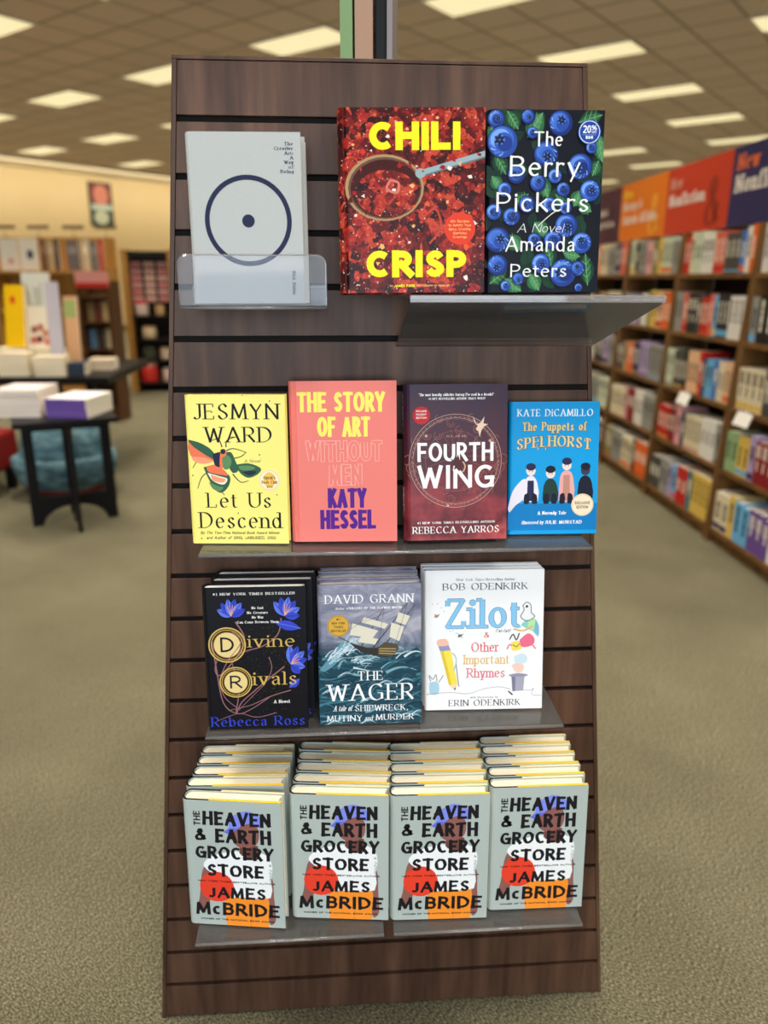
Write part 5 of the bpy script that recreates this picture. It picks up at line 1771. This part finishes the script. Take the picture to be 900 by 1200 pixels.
# shelf-edge price cards
for i, (bay, x, z, lb) in enumerate(((1, .50, .745, 'white card clipped to the middle shelf of the second aisle bookcase'), (0, .72, .745, 'white card clipped to the middle shelf of the nearest aisle bookcase'))):
    m = case_matrix(.045 + BAYW * (bay - 1))
    r = thing('shelf_card', lb, 'card', m @ Matrix.Translation((x, -SB * z + .008, z - .06)), 'shelf cards')
    mb = MB(); mb.hexa([(-.075, .028, -.01), (-.075, .030, -.01), (.075, .030, -.01), (.075, .028, -.01), (-.075, .003, .058), (-.075, .005, .058), (.075, .005, .058), (.075, .003, .058)][::1], M((238, 234, 226), .5)); mb.build('card', r)
    mb = MB(); mb.box(-.02, .02, -.003, .006, .03, .062, M((220, 220, 216), .3)); mb.build('clip', r)

# banners above the bookcases
BANS = [((46, 44, 92), 'navy', -.42), ((206, 62, 40), 'red', .455), ((238, 126, 34), 'orange', 1.33), ((82, 40, 66), 'plum', 2.205)]
for (rgb, nm, a0) in BANS:
    w = .872
    m = case_matrix(a0) @ Matrix.Translation((0, -.10, 1.662))
    r = thing('banner_sign', '%s category banner with lettering standing above the aisle bookcases' % nm, 'sign', m, 'category banners above the bookcases')
    mb = MB()
    mb.box(0, w, -.012, 0, 0, .395, M(rgb, .5))
    # the art's u runs towards the near end: flip local x
    A = Art(w, .395, y0=-.0006, dy=4e-5)
    wt = M((236, 226, 216), .5)
    dark = M(tuple(int(c * .78) for c in rgb), .5)
    if nm != 'navy':
        A.text('&', .66, .90, .05, .72, M((246, 166, 60), .5) if nm == 'orange' else dark, 'serifb', weight=1.1)
    else:
        A.text('&', .74, .95, .05, .60, dark, 'serifb', weight=1.1)
    if nm == 'navy':
        A.text('New', .06, .32, .70, .90, M((224, 108, 60), .5), 'blackl')
        A.text('Nonfiction', .06, .80, .42, .64, wt, 'blackl')
    elif nm == 'red':
        A.text('New', .06, .26, .68, .85, M((216, 150, 132), .5), 'blackl')
        A.text('Nonfiction', .06, .64, .42, .60, wt, 'blackl')
    elif nm == 'orange':
        A.text('New', .06, .26, .74, .89, M((250, 206, 40), .5), 'blackl')
        A.text('History &', .06, .50, .53, .68, wt, 'blackl')
        A.text('Current Affairs', .06, .82, .29, .45, wt, 'blackl')
    else:
        A.text('New', .06, .26, .72, .87, M((210, 120, 140), .5), 'blackl')
        A.text('Faith &', .40, .66, .53, .66, wt, 'blackl')
        A.text('Inspiration', .28, .84, .30, .43, wt, 'blackl')
    for pts, mm in A.out:
        mb.face([(w / 2 - p[0], -p[1], p[2]) for p in pts], mm)
    mb.build('panel', r)
    for x in (.12, w - .14):
        mb = MB(); mb.box(x, x + .02, -.022, -.0125, .0, .36, M((60, 44, 30), .5)); mb.build('bracket', r)

# ------------------------------------------------------------------ small black table with paperbacks
TC = Vector((-1.83, 4.33, 0))
TM = Matrix.Translation(TC) @ Matrix.Rotation(R(27), 4, 'Z')
r = thing('side_table', 'small black table with crossed arched panel legs and stacks of books on top', 'table', TM)
TZ = .645
BT = M((18, 16, 16), .45)
def frame_panel(mb, w, d0, d1):
    # legs, top rail and an arched bottom rail in the local xz plane, thickness along y
    L = w / 2
    mb.prism([(-L, 0), (-L + .06, 0), (-L + .055, TZ - .03), (-L, TZ - .03)], d0, d1, BT, axis='y')
    mb.prism([(L - .06, 0), (L, 0), (L, TZ - .03), (L - .055, TZ - .03)], d0, d1, BT, axis='y')
    mb.prism([(-L + .05, TZ - .09), (L - .05, TZ - .09), (L - .05, TZ - .03), (-L + .05, TZ - .03)], d0, d1, BT, axis='y')
    arch_ = [(-L + .055, .0)] + [((-L + .06) * math.cos(R(a)) , .11 * math.sin(R(a))) for a in (12, 30, 50, 70, 90, 110, 130, 150, 168)] + [(L - .055, .0), (L - .055, .17), (-L + .055, .17)]
    mb.prism(arch_, d0, d1, BT, axis='y')
mb = MB(); frame_panel(mb, .475, -.011, .011); mb.build('leg_panel', r, bevel=.001)
mb2 = MB()
frame_panel(mb2, .475, -.011, .011)
rot = Matrix.Rotation(R(90), 4, 'Z')
mb2.v = [tuple(rot @ Vector(v)) for v in mb2.v]
mb2.build('leg_panel', r, bevel=.001)
mb = MB(); mb.tube((0, 0, .0), (0, 0, TZ - .03), .014, .014, BT); mb.build('centre_post', r)
mb = MB(); mb.box(-.28, .26, -.25, .25, TZ - .029, TZ, BT); mb.build('table_top', r, bevel=.003)

def paperback(label, w, d, t, cover, mat, group, pages=None, band=None, name='paperback_book', spine='-y'):
    rr = thing(name, label, 'book', mat, group)
    mb = MB()
    mb.box(-w / 2, w / 2, -d / 2, d / 2, t - .0015, t, cover)
    mb.box(-w / 2, w / 2, -d / 2, d / 2, 0, .0015, cover)
    if spine == '-y':
        mb.box(-w / 2, w / 2, -d / 2 - .0012, -d / 2, 0, t, band or cover)
    elif spine == '+y':
        mb.box(-w / 2, w / 2, d / 2, d / 2 + .0012, 0, t, band or cover)
    elif spine == '-x':
        mb.box(-w / 2 - .0012, -w / 2, -d / 2, d / 2, 0, t, band or cover)
    mb.build('cover', rr)
    mb = MB()
    mb.box(-w / 2 + .0006, w / 2 - .0015, -d / 2 + .0006, d / 2 - .0015, .0016, t - .0016, pages or PAGES)
    mb.build('page_block', rr)
    return rr

PUR = M((112, 84, 164), .45)
COVW = M((240, 238, 236), .45)
SORD = ['bottom', 'second', 'third', 'fourth', 'fifth', 'sixth', 'seventh', 'eighth', 'ninth']
def stack(n, cx, cy, z, w, d, t, yaw, cover, band, spine, what, where, group, pages=None, tops=None):
    o = None
    for k in range(n):
        nm = 'top' if k == n - 1 else SORD[k]
        lb = '%s, %s one of %s' % (what, nm, where)
        mt = Matrix.Translation((cx + random.uniform(-.004, .004), cy + random.uniform(-.004, .004), z + k * (t + .0004))) @ Matrix.Rotation(R(yaw + random.uniform(-1.2, 1.2)), 4, 'Z')
        if tops and k == n - 1:
            paperback(lb, w, d, t, tops, mt, group, pages, band, spine=spine)
        elif o is None:
            o = paperback(lb, w, d, t, cover, mt, group, pages, band, spine=spine)
        else:
            dup(o, mt, lb, group)
stack(4, -1.735, 4.345, TZ + .0005, .235, .32, .026, -6, COVW, PUR, '-y', 'white paperback with purple spine', 'the purple-edged stack on the small table', 'paperbacks on the small black table')
stack(5, -2.035, 4.345, TZ + .0005, .25, .30, .030, 2, M((226, 214, 214), .5), M((226, 214, 206), .5), '+y', 'pale paperback, page edges outward', 'the pale stack on the small table', 'paperbacks on the small black table',
      pages=M((238, 226, 214), .8))

# blue-grey padded seat behind the table with cushions, and a red bench behind that
BLUF = noise_mat('blue_grey_fabric', [(0.3, (52, 78, 88)), (0.5, (80, 110, 120)), (0.7, (120, 150, 158))], (1, 1, 2.5), 9, 3, 0.85)
REDF = M((124, 26, 22), .8)
BC = at_y(80, 560, 4.95); BC.z = 0
r = thing('padded_floor_seat', 'blue-grey padded tub seat with red piping on the carpet behind the small table', 'seat', Matrix.Translation(BC))
mb = MB()
mb.lathe([(.001, .045), (.16, .045), (.24, .06), (.29, .11), (.32, .20), (.325, .27), (.30, .285), (.275, .27), (.25, .17), (.18, .12), (.001, .11)], BLUF, 40, wob=lambda t, z: 1 + .025 * math.sin(5 * t + z * 9))
mb.build('body', r, smooth=True)
mb = MB()
mb.lathe([(.235, .052), (.256, .058), (.262, .07), (.256, .082), (.25, .086)], REDF, 40, wob=lambda t, z: 1 + .025 * math.sin(5 * t + z * 9))
mb.build('piping', r, smooth=True)
mb = MB()
mb.lathe([(.001, 0), (.19, 0), (.21, .02), (.19, .052), (.001, .052)], M((30, 26, 28), .6), 32)
mb.build('base', r, smooth=True)
def cushion(label, loc, w, h, t, rz, rx):
    mb = MB()
    n = 12
    for side in (-1, 1):
        g_ = []
        for i in range(n + 1):
            for j in range(n + 1):
                u, v = i / n * 2 - 1, j / n * 2 - 1
                k = (max(0, 1 - u ** 4) * max(0, 1 - v ** 4)) ** .5
                g_.append((u * w / 2 * (1 - .06 * v * v), side * (t / 2) * k * (1 + .10 * math.sin(6 * u + 4 * v)), h / 2 + v * h / 2 * (1 - .06 * u * u)))
        s = len(mb.v)
        mb.v += g_
        km = mb.mat(BLUF)
        for i in range(n):
            for j in range(n):
                a = s + i * (n + 1) + j
                q = (a, a + n + 1, a + n + 2, a + 1)
                mb.f.append(q if side < 0 else q[::-1])
                mb.mi.append(km)
    o = mb.build('cushion', None, smooth=True, mat=Matrix.Translation(loc) @ Matrix.Rotation(R(rz), 4, 'Z') @ Matrix.Rotation(R(rx), 4, 'X'))
    tag(o, label, 'cushion', 'blue-grey cushions in the tub seat')
cushion('large creased blue-grey cushion standing in the tub seat behind the small table', BC + Vector((-.10, -.04, .125)), .34, .33, .12, 8, -4)
cushion('smaller blue-grey cushion standing at the aisle side of the tub seat', BC + Vector((.10, .12, .125)), .18, .30, .10, 8, -4)

RB = at_y(30, 520, 4.95); RB.z = 0
r = thing('upholstered_bench', 'red upholstered bench on black legs below the big display table', 'bench', Matrix.Translation(RB + Vector((-.42, .0, 0))))
mb = MB(); mb.box(-.6, .27, -.2, .2, .16, .41, REDF); mb.build('seat', r, bevel=.03, smooth=False)
for sx in (-.54, .19):
    for sy in (-.17, .12):
        mb = MB(); mb.box(sx, sx + .06, sy, sy + .05, 0, .162, BT); mb.build('leg', r, bevel=.003)

# ------------------------------------------------------------------ big black display table with piled books
DT = Matrix.Translation((-2.95, 5.95, 0)) @ Matrix.Rotation(R(4), 4, 'Z')
r = thing('display_table', 'large black display table piled with books behind the small table', 'table', DT)
DZ = .72
mb = MB(); mb.box(-1.3, .97, -.62, .62, DZ - .05, DZ, BT); mb.build('table_top', r, bevel=.004)
for sx in (-1.1, .50):
    for sy in (-.42, .36):
        mb = MB(); mb.box(sx, sx + .06, sy, sy + .06, 0, DZ - .05, BT); mb.build('leg', r, bevel=.003)
CR = M((232, 216, 184), .5)
CREAMP = M((236, 222, 192), .85)
gname = 'stacked books on the big display table'
def onT(px, y):      # x on the table for a pixel column at depth y
    return at_y(px, 438, y).x
for px, nb, yy, t, what in ((14, 5, 5.50, .032, 'cream paperback'), (56, 4, 5.50, .034, 'thick cream paperback')):
    stack(nb, onT(px, 5.42), yy, DZ + .0005, .215, .15, t, 4, CR, CR, '+y', what, 'the %s stack on the big table' % ('tall' if px < 30 else 'shorter'), gname, pages=CREAMP)
stack(3, onT(-26, 5.42), 5.50, DZ + .0005, .20, .15, .034, 2, CR, CR, '+y', 'cream paperback', 'the stack at the picture edge of the big table', gname, pages=CREAMP)
stack(2, onT(89, 5.50), 5.55, DZ + .0005, .115, .16, .045, 6, M((48, 60, 74), .5), M((48, 60, 74), .5), '-y', 'thick dark blue book', 'the dark blue pair on the big table', gname)
stack(3, onT(118, 5.85), 5.92, DZ + .0005, .18, .20, .026, 6, M((206, 186, 160), .5), M((214, 196, 168), .5), '-y', 'beige book', 'the beige stack at the end of the big table', gname)
stack(3, onT(20, 5.85), 5.86, DZ + .0005, .24, .20, .055, 3, CR, CR, '+y', 'broad cream book', 'the rear stack under the bright yellow book', gname, pages=CREAMP)
stack(3, onT(58, 5.85), 5.86, DZ + .0005, .22, .20, .050, 3, CR, CR, '+y', 'broad cream book', 'the rear stack under the patterned covers', gname, pages=CREAMP)

def stand_book(label, px, py0, py1, wpx, y, rgb, z0, lean=10, yaw=3, art=None, t=.03):
    k = at_y(px, py1, y)
    top = at_y(px, py0, y)
    w = abs(at_y(px + wpx / 2, py1, y).x - at_y(px - wpx / 2, py1, y).x)
    h = (top.z - z0) * 1.0
    m = pose(k.x, y, z0 + .001 + t * math.sin(R(lean)), yaw, lean, 0)
    return book('hardcover_book', label, w, h / math.cos(R(lean)), t, M(rgb, .45), M(rgb, .5), art, mat=m, group='face-out books on the big display table')
zt = DZ + 3 * .0554 + .001
zt2 = DZ + 3 * .0504 + .001
def art_red_mark(A):
    A.ell(.45, .76, .13, M((214, 60, 30), .45), 1.5)
def art_stripes(A):
    rnd = random.Random(4)
    for i in range(9):
        A.line([(.1 + i * .1, .08 + rnd.uniform(0, .2)), (.13 + i * .1, .45), (.08 + i * .1, .92 - rnd.uniform(0, .3))], .035, M((90, 96, 92), .5), 3)
def art_people(A):
    for u, v, c in ((.3, .45, (150, 90, 74)), (.55, .5, (176, 110, 90)), (.75, .36, (190, 130, 100)), (.25, .2, (190, 100, 84)), (.5, .22, (120, 60, 50)), (.8, .16, (206, 120, 110))):
        A.ell(u, v, .14, M(c, .5), 1.2)
stand_book('bright yellow book with a red mark, propped up on the big table', 15, 337, 391, 24, 5.80, (236, 188, 12), zt, art=art_red_mark, yaw=-2)
stand_book('cream book with a crowd of reddish faces, propped up on the big table', 45, 362, 400, 28, 5.84, (232, 220, 196), zt2, art=art_people)
stand_book('tall narrow lilac-grey book standing beside the propped covers on the big table', 66, 333, 415, 15, 5.68, (196, 188, 196), DZ + .001, lean=6, yaw=14)
stand_book('peach and green cover standing behind the lilac-grey book on the big table', 84, 350, 412, 16, 6.1, (232, 184, 140), DZ + .001, lean=6, yaw=2, art=lambda A: A.poly([(.1, .7), (.9, .7), (.9, .95), (.1, .95)], M((170, 190, 120), .5)))
stand_book('black and white patterned book propped behind the faces cover on the big table', 37, 322, 357, 32, 6.02, (214, 214, 202), DZ + .001, art=art_stripes, lean=8)

# ------------------------------------------------------------------ tan display case and brown bookcase farther back
gm = Matrix.Translation((-3.98, 9.3, 0)) @ Matrix.Rotation(R(1), 4, 'Z')
r = thing('display_case', 'tan wooden display case with pale boxes on its upper shelf, below the cream wall', 'display case', gm)
mb = MB(); mb.box(-1.2, .80, .20, .24, 0, 1.84, TAN_WOOD); mb.build('back_panel', r)
for x in (-1.2, -.50, .77):
    mb = MB(); mb.box(x, x + .03, -.2, .20, 0, 1.5 if x > -1 else 1.84, TAN_WOOD); mb.build('side_panel', r)
for z in (.1, .55, 1.0, 1.435):
    mb = MB(); mb.box(-1.17, .77, -.2, .199, z, z + .03, TAN_WOOD); mb.build('shelf', r)
cases = [(-.31, .20, (232, 224, 212), 'pale boxed set', .345), (-.085, .21, (238, 230, 214), 'white boxed set with a dark figure', .35), (.09, .07, (116, 86, 62), 'brown upright book', .34), (.165, .05, (200, 176, 130), 'tan upright book', .33),
         (.235, .06, (90, 68, 60), 'dark brown upright book', .34), (.42, .15, (120, 108, 104), 'dark framed cover', .33), (.56, .08, (216, 196, 160), 'cream cover', .34), (.655, .08, (120, 116, 110), 'charcoal cover', .32), (.738, .05, (190, 40, 36), 'red cover', .34)]
for x, w, rgb, nm, h in cases:
    m = gm @ Matrix.Translation((x, -.13, 1.466))
    def spot(A, nm=nm):
        if 'figure' in nm: A.ell(.6, .5, .18, M((70, 76, 90), .5), 1.4)
        elif 'pale' in nm: A.ell(.6, .3, .16, M((216, 150, 130), .5), 1)
        else: A.poly([(.15, .55), (.85, .55), (.85, .8), (.15, .8)], M(tuple(min(255, c + 40) for c in rgb), .5))
    book('hardcover_book', '%s on the upper shelf of the tan display case' % nm, w, h, .04, M(rgb, .5), M(rgb, .5), spot, mat=m, group='covers on the tan display case')
for i, px in enumerate((4, 43, 84, 122)):
    x = at_y(px, 274, 9.5).x + 3.98
    rr = thing('category_sign', 'narrow dark sign on a thin stem above the tan case, %s from the frame edge' % ORD[i], 'sign', gm @ Matrix.Translation((x, .22, 1.8405)), 'narrow signs above the tan case')
    mb = MB(); mb.box(-.125, .125, -.006, .006, .095, .135, M((120, 100, 76), .5)); mb.build('sign_plate', rr)
    mb = MB(); mb.tube((0, 0, .004), (0, 0, .10), .004, .004, M((150, 130, 96), .5)); mb.build('stem', rr)
    mb = MB(); mb.box(-.03, .03, -.015, .015, 0, .005, M((84, 72, 56), .5)); mb.build('base', rr)

DBR = M((86, 56, 32), .5)
bm_ = Matrix.Translation((-2.80, 7.75, 0)) @ Matrix.Rotation(R(-2), 4, 'Z') @ Matrix.Diagonal((.8, 1, 1, 1))
r = thing('book_rack', 'dark brown book rack with a red and pink header, behind the big display table', 'rack', bm_)
mb = MB(); mb.box(-.17, .17, .14, .16, 0, 1.36, DBR); mb.build('back_panel', r)
for x in (-.20, .16):
    mb = MB(); mb.box(x, x + .04, -.12, .16, 0, 1.36, DBR); mb.build('side_panel', r)
for z in (.10, .42, .70, .96, 1.20):
    mb = MB(); mb.box(-.159, .159, -.12, .139, z, z + .02, DBR); mb.build('shelf', r)
mb = MB(); mb.box(-.20, .20, -.13, -.11, 1.30, 1.45, M((222, 150, 140), .5)); mb.box(-.20, .20, -.1325, -.1302, 1.30, 1.345, M((196, 50, 44), .5)); mb.build('header_board', r)
rows = ((.721, ((-.10, .09, (90, 130, 170), 'blue and white'), (.01, .08, (70, 60, 56), 'charcoal'), (.11, .08, (216, 196, 160), 'cream'))),
        (.981, ((-.10, .09, (150, 120, 80), 'olive tan'), (.0, .08, (120, 60, 50), 'brown-red'), (.10, .09, (206, 176, 120), 'gold'))),
        (.441, ((-.10, .09, (226, 210, 180), 'pale cream'), (.01, .09, (206, 150, 120), 'peach'), (.11, .08, (190, 60, 60), 'rose red'))))
for z, its in rows:
    for x, w, rgb, nm in its:
        book('hardcover_book', '%s cover on the %s shelf of the dark brown rack' % (nm, {.721: 'middle', .981: 'upper', .441: 'lower'}[z]), w, .19, .03, M(rgb, .5), M(rgb, .5), None,
             mat=bm_ @ Matrix.Translation((x, -.05, z)), group='covers on the dark brown rack')

# ------------------------------------------------------------------ gift rack with tan posts
km = Matrix.Translation((-2.91, 9.92, 0)) @ Matrix.Rotation(R(10), 4, 'Z')
r = thing('gift_rack', 'gift rack with tan wooden posts and rows of pink boxes, beside the pylon edge', 'rack', km)
for x in (-.315, .235):
    mb = MB(); mb.box(x, x + .075, -.20, .22, 0, 1.72, TAN_WOOD); mb.build('post', r, bevel=.004)
mb = MB(); mb.box(-.24, .235, .18, .21, .0, 1.64, M((46, 38, 32), .6)); mb.build('back_panel', r)
for z in (.10, .38, .64, .92):
    mb = MB(); mb.box(-.239, .234, -.18, .179, z, z + .02, M((46, 38, 32), .6)); mb.build('shelf', r)
mb = MB(); mb.box(-.24, .235, -.19, .18, 1.62, 1.70, M((30, 26, 24), .6)); mb.build('top_rail', r)
for row in range(6):
    mb = MB(); mb.tube((-.24, .0, 1.128 + row * .082), (.235, .0, 1.128 + row * .082), .006, .006, M((60, 50, 44), .5)); mb.build('hanging_bar', r)
tones = ((232, 190, 186), (236, 206, 198), (226, 160, 156), (240, 216, 190))
for row in range(6):
    for c in range(3):
        k = (row * 2 + c) % 4
        o = MB()
        o.box(-.06, .06, -.06, -.0065, 0, .062, M(tones[k], .5))
        o.box(-.05, .05, -.0612, -.0602, .008, .026, M((214, 96, 92), .5))
        ob = o.build('gift_box', mat=km @ Matrix.Translation((-.16 + c * .155, 0, 1.105 + row * .082)), bevel=.0)
        tag(ob, 'small pink box, row %s from top, %s column of the tan-posted gift rack' % (ORD[5 - row], ('first', 'middle', 'last')[c]), 'box', 'pink boxes hanging on the gift rack')
def jar(label, x, z, rad, h, rgb, lid):
    rr = thing('canister', label, 'canister', km @ Matrix.Translation((x, -.06, z)), 'canisters on the gift rack')
    mb = MB(); mb.lathe([(.001, 0), (rad * .95, 0), (rad, .01), (rad, h * .78), (rad * .9, h * .84), (.001, h * .84)], M(rgb, .4), 24); mb.build('body', rr, smooth=True)
    mb = MB(); mb.lathe([(rad * .92, h * .80), (rad * .94, h), (.001, h)], M(lid, .4), 24); mb.build('lid', rr, smooth=True)
jar('white canister with a red lid on the gift rack', -.13, .9405, .085, .17, (226, 206, 196), (206, 40, 34))
jar('small tan canister beside the red-lidded one on the gift rack', .09, .9405, .06, .13, (206, 170, 120), (180, 150, 110))
jar('large red canister on the lowest shelf of the gift rack', -.10, .1205, .11, .24, (214, 60, 54), (232, 190, 180))
jar('pink canister on the lowest shelf of the gift rack', .13, .1205, .075, .17, (232, 200, 190), (240, 226, 216))
jar('beige canister on the third shelf of the gift rack', -.06, .6605, .09, .15, (216, 196, 160), (196, 160, 110))
jar('dark green canister on the second lowest shelf of the gift rack', -.08, .4005, .09, .17, (70, 74, 60), (52, 50, 46))
jar('cream canister on the second lowest shelf of the gift rack', .12, .4005, .07, .15, (222, 200, 170), (206, 180, 150))

# poster on the far wall
def on_wall(px, py):
    d = ray(px, py)
    nrm = WALLM.to_3x3() @ Vector((1, 0, 0))
    p0 = WALLM.translation
    t = ((p0 - Vector((0, 0, CAM_H))).dot(nrm)) / d.dot(nrm)
    return WALLM.inverted() @ (Vector((0, 0, CAM_H)) + d * t)
a, b = on_wall(100, 214), on_wall(132, 268)
r = thing('wall_poster', 'framed dark poster with a rosy face shape hanging on the cream wall', 'poster', WALLM @ Matrix.Translation((0.012, (a.y + b.y) / 2, b.z)))
pw, ph = abs(b.y - a.y), a.z - b.z
mb = MB(); mb.box(-.01, .02, -pw / 2, pw / 2, 0, ph, M((52, 66, 60), .5)); mb.build('frame', r)
A = Art(pw * .9, ph * .92, y0=0, dy=.002)
A.poly([(0, 0), (1, 0), (1, 1), (0, 1)], M((60, 78, 70), .5))
A.poly([(0, .56), (1, .56), (1, 1), (0, 1)], M((128, 60, 60), .5))
A.ell(.5, .72, .36, M((206, 132, 112), .5), 1.2)
A.poly([(0, .36), (1, .36), (1, .50), (0, .50)], M((190, 206, 190), .5))
A.ell(.45, .18, .36, M((196, 200, 176), .5), .8)
mb = MB()
for pts, mm in A.out:
    mb.face([(.0215 - p[1], p[0], p[2] + ph * .04) for p in pts], mm)
mb.build('print', r)
